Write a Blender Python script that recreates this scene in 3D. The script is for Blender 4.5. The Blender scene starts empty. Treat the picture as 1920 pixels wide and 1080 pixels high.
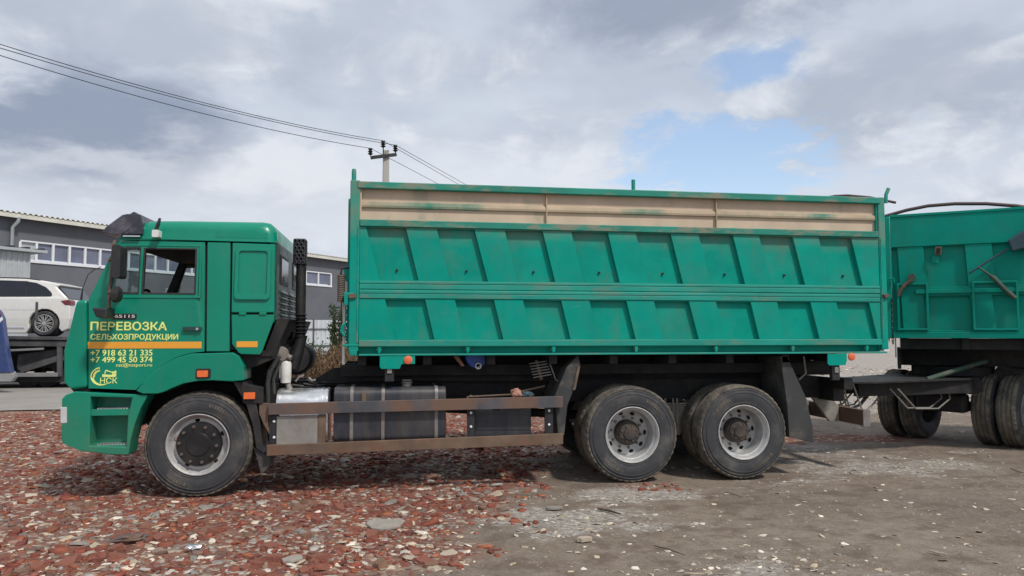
import bpy, bmesh, math, random
import numpy as np
from mathutils import Vector, Matrix, noise
from mathutils.geometry import tessellate_polygon
random.seed(7); rng = np.random.default_rng(7)
scene = bpy.context.scene
COL = scene.collection
R = math.radians

# ------------------------------------------------------------------ camera
F_PX, YAW, PITCH, EYE = 1400.0, R(9.2), math.atan(82/1400), 1.68
cam_d = bpy.data.cameras.new('camera'); cam = bpy.data.objects.new('camera', cam_d); COL.objects.link(cam)
cam_d.sensor_width = 36.0; cam_d.lens = F_PX/1920*36.0; cam_d.clip_start = 0.05; cam_d.clip_end = 6000
cam.location = (0, 0, EYE); cam.rotation_euler = (R(90)+PITCH, 0, -YAW)
scene.camera = cam

# ------------------------------------------------------------------ survey: photo measurement -> metres on an upright plane
def ray(px, py):
    a = (px-960)/F_PX; b = -(py-540)/F_PX
    fz = math.cos(PITCH)-b*math.sin(PITCH); u = math.sin(PITCH)+b*math.cos(PITCH)
    return Vector((a*math.cos(YAW)+fz*math.sin(YAW), -a*math.sin(YAW)+fz*math.cos(YAW), u))
def S(px, py, Y):
    r = ray(px, py); t = Y/r.y
    return (r.x*t, EYE+r.z*t)
def PL(pts, Y): return [S(p[0], p[1], Y) for p in pts]
def G(px, py, z=0.0):
    r = ray(px, py); t = (z-EYE)/r.z
    return (r.x*t, r.y*t)

# ------------------------------------------------------------------ sky and sun
SUN = Vector((0.42, -0.62, 1.0)).normalized()
world = bpy.data.worlds.new('World'); scene.world = world; world.use_nodes = True
nt = world.node_tree; nt.nodes.clear()
def wn(t, **k):
    n = nt.nodes.new(t)
    for a, v in k.items(): setattr(n, a, v)
    return n
def wmath(op, a, b=None, c=None, clamp=False):
    n = wn('ShaderNodeMath', operation=op, use_clamp=clamp)
    for i, v in enumerate((a, b, c)):
        if v is None: continue
        if isinstance(v, (int, float)): n.inputs[i].default_value = v
        else: nt.links.new(v, n.inputs[i])
    return n.outputs[0]
def wmix(f, a, b):
    n = wn('ShaderNodeMix', data_type='RGBA')
    for i, v in ((0, f), (6, a), (7, b)):
        if isinstance(v, (int, float)): n.inputs[i].default_value = v
        elif isinstance(v, tuple): n.inputs[i].default_value = (*v, 1)
        else: nt.links.new(v, n.inputs[i])
    return n.outputs[2]
def smooth(v, lo, hi):
    n = wn('ShaderNodeMapRange', interpolation_type='SMOOTHSTEP')
    nt.links.new(v, n.inputs[0]); n.inputs[1].default_value = lo; n.inputs[2].default_value = hi
    return n.outputs[0]
tc = wn('ShaderNodeTexCoord'); DIR = tc.outputs['Generated']
sep = wn('ShaderNodeSeparateXYZ'); nt.links.new(DIR, sep.inputs[0])
up = wmath('ADD', wmath('MAXIMUM', sep.outputs[2], 0.0), 0.30)
sc = wn('ShaderNodeCombineXYZ')
nt.links.new(wmath('DIVIDE', sep.outputs[0], up), sc.inputs[0]); nt.links.new(wmath('DIVIDE', sep.outputs[1], up), sc.inputs[1])
nt.links.new(sep.outputs[2], sc.inputs[2])
def wnoise(scale, detail, rough, off, dist=0.0):
    m = wn('ShaderNodeMapping'); m.inputs['Location'].default_value = off
    nt.links.new(sc.outputs[0], m.inputs[0])
    n = wn('ShaderNodeTexNoise'); n.inputs['Scale'].default_value = scale; n.inputs['Detail'].default_value = detail
    n.inputs['Roughness'].default_value = rough; n.inputs['Distortion'].default_value = dist
    nt.links.new(m.outputs[0], n.inputs['Vector']); return n.outputs[0]
N_big = wnoise(1.5, 5, 0.54, (3.1, 1.7, 0.4), 0.2)
N_mid = wnoise(3.6, 6, 0.57, (0.4, 5.2, 1.1), 0.3)
N_fine = wnoise(8.0, 5, 0.6, (7.4, 2.2, 0.6), 0.2)
def blob(px, py, rx, ry, wob, lo=1.0, hi=0.35):
    c = ray(px, py).normalized(); right = Vector((0, 0, 1)).cross(c).normalized()*-1; upv = c.cross(right)*-1
    d = wn('ShaderNodeVectorMath', operation='SUBTRACT'); nt.links.new(DIR, d.inputs[0]); d.inputs[1].default_value = c
    def dot(v, s):
        n = wn('ShaderNodeVectorMath', operation='DOT_PRODUCT'); nt.links.new(d.outputs[0], n.inputs[0]); n.inputs[1].default_value = v*(F_PX/s)
        return n.outputs['Value']
    a = dot(right, rx); b = dot(upv, ry)
    r = wmath('SQRT', wmath('ADD', wmath('MULTIPLY', a, a), wmath('MULTIPLY', b, b)))
    r = wmath('ADD', r, wmath('MULTIPLY', wmath('SUBTRACT', N_mid, 0.5), wob))
    r = wmath('ADD', r, wmath('MULTIPLY', wmath('SUBTRACT', N_fine, 0.5), wob*0.6))
    return smooth(r, lo, hi)
sky = wn('ShaderNodeTexSky', sky_type='NISHITA'); sky.sun_disc = False
sky.sun_elevation = math.asin(SUN.z); sky.sun_rotation = math.atan2(SUN.x, SUN.y)
sky.air_density = 1.0; sky.dust_density = 1.5; sky.ozone_density = 1.0
SKY_STRENGTH = 0.15
hsv = wn('ShaderNodeVectorMath', operation='SCALE'); nt.links.new(sky.outputs[0], hsv.inputs[0]); hsv.inputs['Scale'].default_value = 1.3
# cloud decks: pale body, grey undersides (radiance divided by the background strength)
k = 1/SKY_STRENGTH
pale = (0.64*k, 0.70*k, 0.80*k); grey = (0.52*k, 0.575*k, 0.675*k); dark = (0.29*k, 0.345*k, 0.46*k); white = (0.80*k, 0.835*k, 0.89*k)
c = wmix(smooth(N_big, 0.40, 0.62), pale, grey)
c = wmix(wmath('MULTIPLY', smooth(N_mid, 0.47, 0.66), 0.8), c, white)
c = wmix(wmath('MULTIPLY', blob(190, 262, 270, 125, 1.3, 1.1, 0.5), 0.95), c, dark)
c = wmix(wmath('MULTIPLY', blob(1290, -10, 330, 110, 1.2), 0.85), c, dark)
mid = (0.42*k, 0.475*k, 0.575*k)
c = wmix(wmath('MULTIPLY', blob(1710, 170, 330, 105, 1.5), 0.75), c, mid)
c = wmix(wmath('MULTIPLY', blob(250, 40, 420, 110, 1.5), 0.55), c, mid)
c = wmix(wmath('MULTIPLY', blob(700, 380, 900, 130, 1.6), 0.55), c, white)
gap = wmath('MAXIMUM', blob(1345, 295, 235, 95, 2.8, 0.95, 0.40), blob(1430, 122, 105, 52, 2.2, 1.0, 0.45))
gap2 = wmath('MULTIPLY', smooth(N_mid, 0.60, 0.72), smooth(N_big, 0.56, 0.66))
gap = wmath('MAXIMUM', gap, wmath('MULTIPLY', gap2, 0.6))
blue = wmix(0.08, hsv.outputs[0], white)
c = wmix(wmath('MULTIPLY', gap, 0.92), c, blue)
bg = wn('ShaderNodeBackground'); nt.links.new(c, bg.inputs[0]); bg.inputs[1].default_value = SKY_STRENGTH
wo = wn('ShaderNodeOutputWorld'); nt.links.new(bg.outputs[0], wo.inputs[0])
sun_d = bpy.data.lights.new('sun', 'SUN'); sun_d.energy = 2.9; sun_d.angle = R(5.0); sun_d.color = (1.0, 0.94, 0.86)
sun = bpy.data.objects.new('sun', sun_d); COL.objects.link(sun); sun.rotation_euler = (-SUN).to_track_quat('-Z', 'Y').to_euler()
scene.cycles.max_bounces = 6; scene.cycles.diffuse_bounces = 3; scene.cycles.glossy_bounces = 3
scene.view_settings.view_transform = 'Standard'; scene.view_settings.look = 'None'
scene.view_settings.exposure = 0.0; scene.view_settings.gamma = 1.0; scene.view_settings.use_curve_mapping = False

# ------------------------------------------------------------------ materials
M = {}
def mat(name, col, rough=0.5, metal=0.0, var=0.15, scale=2.0, dirt=None, amt=0.0, dscale=3.0, stretch=(1, 1, 1),
        bump=0.0, bscale=60.0, scratch=0.0, scratch_col=(0.6, 0.65, 0.6), emit=None, band=None, streak=None, coat=0.0, trans=0.0, spec=0.5, dlo=0.48, dhi=0.68):
    m = bpy.data.materials.new(name); m.use_nodes = True; t = m.node_tree; b = t.nodes['Principled BSDF']
    def nn(ty): return t.nodes.new(ty)
    tcn = nn('ShaderNodeTexCoord'); mp = nn('ShaderNodeMapping'); mp.inputs['Scale'].default_value = stretch
    t.links.new(tcn.outputs['Object'], mp.inputs[0])
    def noise_(s, d=4, r=0.6, vec=None):
        n = nn('ShaderNodeTexNoise'); n.inputs['Scale'].default_value = s; n.inputs['Detail'].default_value = d; n.inputs['Roughness'].default_value = r
        t.links.new(vec or mp.outputs[0], n.inputs['Vector']); return n.outputs[0]
    def rng_(v, lo, hi, a=0.0, z=1.0):
        n = nn('ShaderNodeMapRange'); t.links.new(v, n.inputs[0])
        for i, x in enumerate((lo, hi, a, z)): n.inputs[i+1].default_value = x
        return n.outputs[0]
    def mix_(f, a, z):
        n = nn('ShaderNodeMix'); n.data_type = 'RGBA'
        for i, v in ((0, f), (6, a), (7, z)):
            if isinstance(v, (int, float)): n.inputs[i].default_value = v
            elif isinstance(v, tuple): n.inputs[i].default_value = (*v, 1)
            else: t.links.new(v, n.inputs[i])
        return n.outputs[2]
    lo = tuple(max(0, x*(1-var)) for x in col); hi = tuple(min(1, x*(1+var)) for x in col)
    cc = mix_(rng_(noise_(scale), 0.3, 0.7), lo, hi)
    rr = rng_(noise_(scale*4), 0.3, 0.7, max(0.02, rough-0.08), min(1, rough+0.1))
    if dirt:
        f = rng_(noise_(dscale, 6, 0.68), dlo, dhi, 0, amt)
        cc = mix_(f, cc, dirt)
    if streak:                             # stains run down the sheet
        mp3 = nn('ShaderNodeMapping'); mp3.inputs['Scale'].default_value = (6, 6, 0.55); t.links.new(tcn.outputs['Object'], mp3.inputs[0])
        f = rng_(noise_(1.5, 5, 0.65, mp3.outputs[0]), 0.56, 0.74, 0, streak[3]); cc = mix_(f, cc, streak[:3])
    if band:                               # settled dust under a ledge: from height z0 up to z1
        sx = nn('ShaderNodeSeparateXYZ'); t.links.new(tcn.outputs['Object'], sx.inputs[0])
        f1 = rng_(sx.outputs[2], band[0], band[1], 0, 1); f2 = rng_(noise_(3.5, 5, 0.7), 0.35, 0.62, 0.1, band[5])
        mu = nn('ShaderNodeMath'); mu.operation = 'MULTIPLY'; t.links.new(f1, mu.inputs[0]); t.links.new(f2, mu.inputs[1]); cc = mix_(mu.outputs[0], cc, band[2:5])
    if scratch:
        mp2 = nn('ShaderNodeMapping'); mp2.inputs['Scale'].default_value = (3, 3, 60); mp2.inputs['Rotation'].default_value = (0, 0.06, 0)
        t.links.new(tcn.outputs['Object'], mp2.inputs[0])
        f = rng_(noise_(1.3, 5, 0.7, mp2.outputs[0]), 0.69, 0.74, 0, scratch)
        cc = mix_(f, cc, scratch_col)
    t.links.new(cc, b.inputs['Base Color']); t.links.new(rr, b.inputs['Roughness'])
    b.inputs['Metallic'].default_value = metal; b.inputs['Coat Weight'].default_value = coat; b.inputs['Specular IOR Level'].default_value = spec
    b.inputs['Coat Roughness'].default_value = 0.15
    if trans: b.inputs['Transmission Weight'].default_value = trans; b.inputs['IOR'].default_value = 1.1
    if emit: b.inputs['Emission Color'].default_value = (*emit[:3], 1); b.inputs['Emission Strength'].default_value = emit[3]
    if bump:
        bp = nn('ShaderNodeBump'); bp.inputs['Strength'].default_value = bump; bp.inputs['Distance'].default_value = 0.01
        t.links.new(noise_(bscale, 5, 0.65), bp.inputs['Height']); t.links.new(bp.outputs[0], b.inputs['Normal'])
    M[name] = m; return m
DUST = (0.22, 0.175, 0.12)
mat('cab_green', (0.0, 0.225, 0.142), 0.32, var=0.10, scale=1.2, dirt=(0.025, 0.215, 0.14), amt=0.35, dscale=2.0, coat=0.18, spec=0.3, bump=0.14, bscale=2.5, scratch=0.06, streak=(0.06, 0.16, 0.10, .28), band=(1.15, 0.55, 0.13, 0.15, 0.09, 0.35))
mat('body_green', (0.0, 0.290, 0.224), 0.50, streak=(0.085, 0.185, 0.12, .40), band=(2.68, 2.82, 0.20, 0.24, 0.18, 0.7), var=0.12, scale=1.6, dirt=(0.05, 0.20, 0.155), amt=0.35, dscale=2.3, spec=0.15, bump=0.30, bscale=3.5, scratch=0.55, scratch_col=(0.36, 0.48, 0.44))
mat('recess_green', (0.0, 0.280, 0.215), 0.48, streak=(0.09, 0.18, 0.115, .45), band=(2.60, 2.80, 0.17, 0.21, 0.16, 0.8), var=0.14, scale=2.2, dirt=(0.09, 0.19, 0.14), amt=0.4, dscale=1.7, spec=0.15, bump=0.45, bscale=2.5)
mat('worn_green', (0.010, 0.225, 0.165), 0.6, var=0.2, scale=4, dirt=(0.26, 0.21, 0.15), amt=0.75, dscale=5, stretch=(0.5, 1, 1.6), bump=0.1, scratch=0.3, scratch_col=(.4, .42, .38), dlo=.5, dhi=.62)
mat('rail_green', (0.003, 0.265, 0.205), 0.55, var=0.16, scale=3, dirt=(0.20, 0.19, 0.14), amt=0.55, dscale=4, stretch=(0.5, 1, 1.5), bump=0.08, scratch=0.4, scratch_col=(.42, .5, .46), dlo=.52, dhi=.68)
mat('swage_mix', (0.44, 0.35, 0.25), 0.75, var=0.15, scale=3, dirt=(0.015, 0.20, 0.14), amt=0.9, dscale=0.7, bump=0.1, dlo=.46, dhi=.62)
mat('beige_board', (0.56, 0.44, 0.33), 0.75, var=0.12, scale=3, dirt=(0.12, 0.22, 0.15), amt=0.6, dscale=2.2, stretch=(1, 1, 0.7), bump=0.1, dlo=.56, dhi=.72)
mat('trailer_green', (0.0, 0.250, 0.190), 0.48, streak=(0.07, 0.16, 0.11, .35), var=0.12, scale=2, dirt=(0.04, 0.17, 0.12), amt=0.3, spec=0.15, bump=0.3, bscale=3.5, scratch=0.25, scratch_col=(.3, .42, .38))
mat('black_plastic', (0.018, 0.018, 0.020), 0.5, var=0.3, scale=4, dirt=(0.10, 0.085, 0.07), amt=0.3, dscale=5, bump=0.1)
mat('visor_smoke', (0.036, 0.034, 0.050), 0.3, var=0.3, scale=6, dirt=(0.13, 0.12, 0.14), amt=0.7, dscale=5, bump=1.0, bscale=7)
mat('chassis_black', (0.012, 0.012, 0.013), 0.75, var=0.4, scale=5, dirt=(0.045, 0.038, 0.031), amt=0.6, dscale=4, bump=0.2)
mat('dark_gap', (0.006, 0.008, 0.008), 0.8)
mat('interior', (0.012, 0.012, 0.013), 0.8, var=0.3)
mat('seat_grey', (0.06, 0.06, 0.065), 0.9, var=0.2, bump=0.1)
mat('tyre_wall', (0.040, 0.042, 0.047), 0.75, var=0.22, scale=5, dirt=(0.15, 0.135, 0.115), amt=0.5, dscale=4, bump=0.12, bscale=45)
mat('tyre_tread', (0.038, 0.036, 0.034), 0.85, var=0.3, scale=8, dirt=(0.19, 0.165, 0.13), amt=0.9, dscale=5, bump=0.5, bscale=50, dlo=.35, dhi=.65)
mat('hub_black', (0.012, 0.012, 0.013), 0.45, var=0.3, dirt=(0.05, 0.045, 0.04), amt=0.3)
mat('rim_silver', (0.50, 0.50, 0.495), 0.5, metal=0.3, var=0.12, scale=6, dirt=(0.22, 0.20, 0.175), amt=0.55, dscale=7, bump=0.05)
mat('steel_nut', (0.20, 0.18, 0.17), 0.45, metal=0.7, var=0.3, scale=9, dirt=(0.16, 0.09, 0.05), amt=0.6, dscale=12)
mat('hub_rust', (0.060, 0.050, 0.046), 0.7, metal=0.2, var=0.4, scale=10, dirt=(0.11, 0.075, 0.055), amt=0.7, dscale=9, bump=0.3)
mat('rust_bar', (0.150, 0.100, 0.070), 0.75, metal=0.1, var=0.3, scale=5, dirt=(0.17, 0.075, 0.045), amt=0.6, dscale=3.5, bump=0.25, dlo=.52, dhi=.62)
mat('dark_bar', (0.075, 0.078, 0.088), 0.65, metal=0.1, var=0.25, scale=5, dirt=(0.17, 0.095, 0.062), amt=0.85, dscale=2.0, bump=0.2, stretch=(1, 1, .6), dlo=.42, dhi=.56)
mat('tank_grey', (0.030, 0.033, 0.043), 0.42, var=0.3, scale=4, dirt=(0.11, 0.095, 0.08), amt=0.5, dscale=3, stretch=(1.5, 1, 0.35), bump=0.08)
mat('strap_steel', (0.24, 0.23, 0.22), 0.5, metal=0.4, var=0.25, dirt=(0.2, 0.13, 0.09), amt=0.6, scale=6, dscale=8)
mat('aluminium', (0.70, 0.70, 0.71), 0.28, metal=0.85, var=0.12, scale=5, dirt=(0.3, 0.28, 0.26), amt=0.3, dscale=4, stretch=(.4, 1, 1), bump=0.05)
mat('dull_steel', (0.30, 0.29, 0.27), 0.55, metal=0.35, var=0.2, scale=3, dirt=(0.2, 0.15, 0.11), amt=0.5, dscale=4, bump=0.08)
mat('white_plastic', (0.72, 0.72, 0.69), 0.45, var=0.06, dirt=(0.35, 0.31, 0.26), amt=0.4, dscale=8)
mat('orange_lens', (0.80, 0.16, 0.035), 0.35, var=0.1, scale=20, coat=0.3)
mat('orange_round', (0.70, 0.15, 0.06), 0.5, var=0.08, scale=20)
mat('reflector', (0.80, 0.36, 0.035), 0.45, var=0.06, scale=60, bump=0.1, bscale=300)
mat('letter_yellow', (0.82, 0.90, 0.26), 0.5, var=0.05)
mat('badge_white', (0.75, 0.77, 0.78), 0.4, var=0.05)
mat('rust_lever', (0.12, 0.085, 0.06), 0.8, var=0.35, scale=9, dirt=(0.22, 0.15, 0.09), amt=0.5)
mat('spring_brown', (0.12, 0.10, 0.075), 0.75, var=0.3, scale=10, dirt=(.2, .15, .1), amt=.5)
mat('leaf_steel', (0.24, 0.225, 0.20), 0.7, var=0.25, scale=8, dirt=(0.2, 0.16, 0.12), amt=0.5, bump=.2)
mat('rubber_flap', (0.040, 0.042, 0.044), 0.8, var=0.25, scale=3, dirt=(0.15, 0.13, 0.11), amt=0.65, dscale=2.5, bump=0.2, bscale=20)
mat('blue_plastic', (0.03, 0.12, 0.60), 0.4, var=0.2, dirt=(0.1, 0.1, 0.14), amt=0.4)
mat('rag_pink', (0.36, 0.19, 0.14), 0.9, var=0.3, scale=20, bump=0.4)
mat('hoop_brown', (0.09, 0.055, 0.058), 0.6, var=0.2)
mat('tarp_blue', (0.030, 0.062, 0.085), 0.6, var=0.25, bump=0.3, bscale=12)
mat('strut_green', (0.035, 0.075, 0.055), 0.7, var=0.3, scale=6, dirt=(0.14, 0.10, 0.07), amt=0.7, dscale=8)
mat('handle_dark', (0.02, 0.06, 0.05), 0.4, var=0.2)
mat('glass_dark', (0.012, 0.014, 0.022), 0.06, var=0.2, spec=0.6)
mat('wall_grey', (0.125, 0.132, 0.150), 0.85, var=0.07, scale=0.6, dirt=(0.085, 0.09, 0.105), amt=0.4, dscale=0.8, bump=0.1, bscale=30)
mat('window_white', (0.72, 0.73, 0.76), 0.45, var=0.04)
mat('pane_blue', (0.14, 0.155, 0.22), 0.10, var=0.35, scale=0.6, spec=0.6)
mat('roof_sheet', (0.66, 0.64, 0.56), 0.5, var=0.1, metal=0.2)
mat('shed_sheet', (0.42, 0.45, 0.47), 0.5, var=0.08, scale=1.0, metal=0.1, dirt=(0.3, 0.3, 0.29), amt=0.4)
mat('fence_white', (0.55, 0.58, 0.62), 0.55, var=0.06, scale=0.8, dirt=(0.4, 0.38, 0.35), amt=0.3)
mat('concrete_post', (0.42, 0.41, 0.38), 0.85, var=0.12, scale=3, dirt=(0.25, 0.24, 0.22), amt=0.4, stretch=(1, 1, .3), bump=0.2)
mat('dark_iron', (0.022, 0.022, 0.026), 0.6, var=0.3)
mat('insulator', (0.018, 0.016, 0.018), 0.3, var=0.2)
mat('wire_black', (0.012, 0.012, 0.014), 0.6)
mat('car_white', (0.74, 0.73, 0.70), 0.25, var=0.03, coat=0.6, dirt=(0.55, 0.5, 0.43), amt=0.25, dscale=1.2)
mat('tail_red', (0.16, 0.012, 0.02), 0.25, var=0.1, coat=0.5)
mat('transporter_grey', (0.085, 0.085, 0.09), 0.6, metal=0.2, var=0.35, scale=3, dirt=(0.14, 0.12, 0.10), amt=0.5)
mat('transporter_light', (0.30, 0.30, 0.30), 0.5, metal=0.3, var=0.15)
mat('vehicle_blue', (0.020, 0.045, 0.16), 0.35, var=0.12, coat=0.4, dirt=(0.1, 0.1, 0.13), amt=0.3)
mat('bark', (0.11, 0.085, 0.06), 0.9, var=0.3, scale=12)
mat('leaf_green', (0.060, 0.095, 0.030), 0.7, var=0.45, scale=3.0, spec=0.3)
mat('leaf_dry', (0.165, 0.110, 0.065), 0.85, var=0.45, scale=4.0, spec=0.2)
mat('stick_dark', (0.06, 0.048, 0.038), 0.9, var=0.3, scale=15)
mat('slab_pale', (0.31, 0.28, 0.245), 0.9, var=0.2, scale=8, dirt=(0.24, 0.2, 0.17), amt=0.6, dscale=12, bump=0.4, bscale=40)
mat('chip_red', (0.210, 0.070, 0.046), 0.92, var=0.35, scale=9, dirt=(0.30, 0.19, 0.14), amt=0.45, dscale=14, bump=0.4, bscale=50)
mat('chip_brown', (0.19, 0.10, 0.065), 0.92, var=0.3, scale=9, dirt=(0.28, 0.2, 0.15), amt=0.5, dscale=14, bump=0.4, bscale=50)
mat('chip_pale', (0.42, 0.35, 0.27), 0.92, var=0.2, scale=9, dirt=(0.30, 0.22, 0.16), amt=0.6, dscale=14, bump=0.4, bscale=50)
mat('chip_grey', (0.26, 0.235, 0.21), 0.92, var=0.2, scale=9, dirt=(0.2, 0.14, 0.11), amt=0.5, dscale=14, bump=0.4, bscale=50)
mat('lens_clear', (0.55, 0.57, 0.58), 0.15, var=0.1, coat=0.5)
g = mat('clear_glass', (0.9, 0.95, 0.95), 0.02, var=0.0)
def make_glass(m):
    t = m.node_tree; t.nodes.clear()
    o = t.nodes.new('ShaderNodeOutputMaterial'); mx = t.nodes.new('ShaderNodeMixShader'); tr = t.nodes.new('ShaderNodeBsdfTransparent'); gl = t.nodes.new('ShaderNodeBsdfGlossy')
    fr = t.nodes.new('ShaderNodeValue'); fr.outputs[0].default_value = 0.07
    tr.inputs[0].default_value = (0.80, 0.86, 0.86, 1); gl.inputs['Roughness'].default_value = 0.03
    t.links.new(fr.outputs[0], mx.inputs[0]); t.links.new(tr.outputs[0], mx.inputs[1]); t.links.new(gl.outputs[0], mx.inputs[2]); t.links.new(mx.outputs[0], o.inputs[0])
make_glass(g)

# ------------------------------------------------------------------ object helpers
def tag(o, label, cat, group=None, kind=None):
    if label: o['label'] = label
    if cat: o['category'] = cat
    if group: o['group'] = group
    if kind: o['kind'] = kind
    return o
def thing(name, label, cat, loc, rz=0.0, group=None):
    o = bpy.data.objects.new(name, None); COL.objects.link(o); o.empty_display_size = 0.2
    o.location = loc; o.rotation_euler = (0, 0, rz); return tag(o, label, cat, group)
def wmat(o):
    m = o.matrix_basis.copy()
    if o.parent: m = wmat(o.parent) @ o.matrix_parent_inverse @ m
    return m
def attach(o, parent, local=False):
    if parent is not None:
        o.parent = parent
        if not local: o.matrix_parent_inverse = wmat(parent).inverted()
    return o
def obj(name, bm, m, parent=None, bevel=0.0, seg=2, smooth_=False, local=False, recalc=True):
    """link a bmesh (or mesh) as one object; vertices in world metres unless local"""
    if isinstance(bm, bmesh.types.BMesh):
        if recalc: bmesh.ops.recalc_face_normals(bm, faces=bm.faces)
        me = bpy.data.meshes.new(name); bm.to_mesh(me); bm.free()
    else: me = bm
    if m is not None and not me.materials: me.materials.append(M[m] if isinstance(m, str) else m)
    o = bpy.data.objects.new(name, me); COL.objects.link(o)
    if smooth_:
        me.polygons.foreach_set('use_smooth', [True]*len(me.polygons)); me.set_sharp_from_angle(angle=R(40))
    if bevel:
        b = o.modifiers.new('bevel', 'BEVEL'); b.width = bevel; b.segments = seg; b.limit_method = 'ANGLE'; b.angle_limit = R(35); b.harden_normals = False
    return attach(o, parent, local)
def B(): return bmesh.new()
def box(bm, x0, x1, y0, y1, z0, z1, mtx=None):
    vs = [bm.verts.new(p) for p in ((x0, y0, z0), (x1, y0, z0), (x1, y1, z0), (x0, y1, z0), (x0, y0, z1), (x1, y0, z1), (x1, y1, z1), (x0, y1, z1))]
    if mtx is not None:
        for v in vs: v.co = mtx @ v.co
    for f in ((0, 3, 2, 1), (4, 5, 6, 7), (0, 1, 5, 4), (1, 2, 6, 5), (2, 3, 7, 6), (3, 0, 4, 7)): bm.faces.new([vs[i] for i in f])
    return bm
def nbox(*a, mtx=None): return box(B(), *a, mtx=mtx)
def plate(outer, y0, y1, holes=(), bm=None, xf=None):
    """polygon in X-Z with holes, extruded from y0 to y1; xf maps each point afterwards"""
    bm = bm or B(); loops = [list(outer)]+[list(h) for h in holes]
    tris = tessellate_polygon([[Vector((x, z, 0)) for x, z in l] for l in loops])
    flat = [p for l in loops for p in l]
    fn = xf or (lambda x, y, z: (x, y, z))
    a = [bm.verts.new(fn(x, y0, z)) for x, z in flat]; b = [bm.verts.new(fn(x, y1, z)) for x, z in flat]
    for t in tris:
        try: bm.faces.new([a[i] for i in t]); bm.faces.new([b[i] for i in reversed(t)])
        except ValueError: pass
    s = 0
    for l in loops:
        n = len(l)
        for i in range(n):
            j = (i+1) % n
            bm.faces.new((a[s+i], a[s+j], b[s+j], b[s+i]))
        s += n
    return bm
def tube(bm, pts, r, n=8, cap=True):
    pts = [Vector(p) for p in pts]; rings = []; up0 = None
    rr = r if isinstance(r, (list, tuple)) else [r]*len(pts)
    for i, p in enumerate(pts):
        t = (pts[min(i+1, len(pts)-1)]-pts[max(i-1, 0)]).normalized()
        if up0 is None: up0 = Vector((0, 0, 1)) if abs(t.z) < 0.9 else Vector((1, 0, 0))
        s = t.cross(up0).normalized(); u = s.cross(t).normalized(); up0 = u
        rings.append([bm.verts.new(p+(s*math.cos(q)+u*math.sin(q))*rr[i]) for q in (2*math.pi*k/n for k in range(n))])
    for a, b in zip(rings, rings[1:]):
        for k_ in range(n): bm.faces.new((a[k_], a[(k_+1) % n], b[(k_+1) % n], b[k_]))
    if cap:
        bm.faces.new(rings[0]); bm.faces.new(list(reversed(rings[-1])))
    return bm
def lathe(bm, prof, n=48, cx=0, cy=0, cz=0, axis='Y', close=False, jit=None):
    """prof: (radius, offset along axis)"""
    rings = []
    for i, (r, a) in enumerate(prof):
        ring = []
        for k_ in range(n):
            q = 2*math.pi*k_/n; rad = r+(jit(i, k_) if jit else 0)
            c_, s_ = rad*math.cos(q), rad*math.sin(q)
            co = {'Y': (cx+c_, cy+a, cz+s_), 'Z': (cx+c_, cy+s_, cz+a), 'X': (cx+a, cy+c_, cz+s_)}[axis]
            ring.append(bm.verts.new(co))
        rings.append(ring)
    pairs = list(zip(rings, rings[1:]))+([(rings[-1], rings[0])] if close else [])
    for a, b in pairs:
        for k_ in range(n): bm.faces.new((a[k_], a[(k_+1) % n], b[(k_+1) % n], b[k_]))
    if not close:
        for rg in (rings[0], rings[-1]):
            try: bm.faces.new(rg)
            except ValueError: pass
    return bm
def circ(r, n=24, cx=0, cz=0, rx=None, rz=None, ang=0, a0=0, a1=2*math.pi):
    out = []
    for i in range(n):
        q = a0+(a1-a0)*i/n; x = (rx or r)*math.cos(q); z = (rz or r)*math.sin(q)
        out.append((cx+x*math.cos(ang)-z*math.sin(ang), cz+x*math.sin(ang)+z*math.cos(ang)))
    return out
def rrect(x0, x1, z0, z1, r, n=5):
    out = []
    for cx, cz, a in ((x1-r, z1-r, 0), (x0+r, z1-r, 90), (x0+r, z0+r, 180), (x1-r, z0+r, 270)):
        for i in range(n+1):
            q = R(a+90*i/n); out.append((cx+r*math.cos(q), cz+r*math.sin(q)))
    return out
def copy_tree(o, parent=None, name=None):
    c_ = o.copy(); COL.objects.link(c_); c_.parent = parent
    if name: c_.name = name
    for ch in list(o.children): copy_tree(ch, c_)
    return c_
def text_mesh(s, x0, x1, z0, z1, y, bold=0.0, thick=0.002):
    cu = bpy.data.curves.new('lettering', 'FONT'); cu.body = s; cu.extrude = 0.0; cu.resolution_u = 4
    o = bpy.data.objects.new('lettering', cu); COL.objects.link(o); bpy.context.view_layer.update()
    dg = bpy.context.evaluated_depsgraph_get(); me = bpy.data.meshes.new_from_object(o.evaluated_get(dg)); bpy.data.objects.remove(o)
    co = np.empty(len(me.vertices)*3); me.vertices.foreach_get('co', co); co = co.reshape(-1, 3)
    # heavy strokes: the glyphs repeated with small shifts, each layer a little lower than the last
    tri = []
    me.calc_loop_triangles(); tri = np.array([t.vertices[:] for t in me.loop_triangles], np.int32); b_ = bold
    layers = [(0, 0), (b_, 0), (-b_, 0), (0, b_), (0, -b_)] if b_ else [(0, 0)]
    allv = [co+np.array((dx, dy, -.12*i)) for i, (dx, dy) in enumerate(layers)]; allf = [tri+i*len(co) for i in range(len(layers))]
    co = np.concatenate(allv); me = bpy.data.meshes.new('lettering'); me.from_pydata(co.tolist(), [], np.concatenate(allf).tolist())
    mn, mx = co.min(0), co.max(0); n = np.empty_like(co)
    n[:, 0] = x0+(co[:, 0]-mn[0])/(mx[0]-mn[0])*(x1-x0); n[:, 2] = z0+(co[:, 1]-mn[1])/(mx[1]-mn[1])*(z1-z0)
    n[:, 1] = y-(co[:, 2]-mn[2])/(mx[2]-mn[2]+1e-9)*thick
    me.vertices.foreach_set('co', n.reshape(-1)); me.materials.clear(); return me

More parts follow.
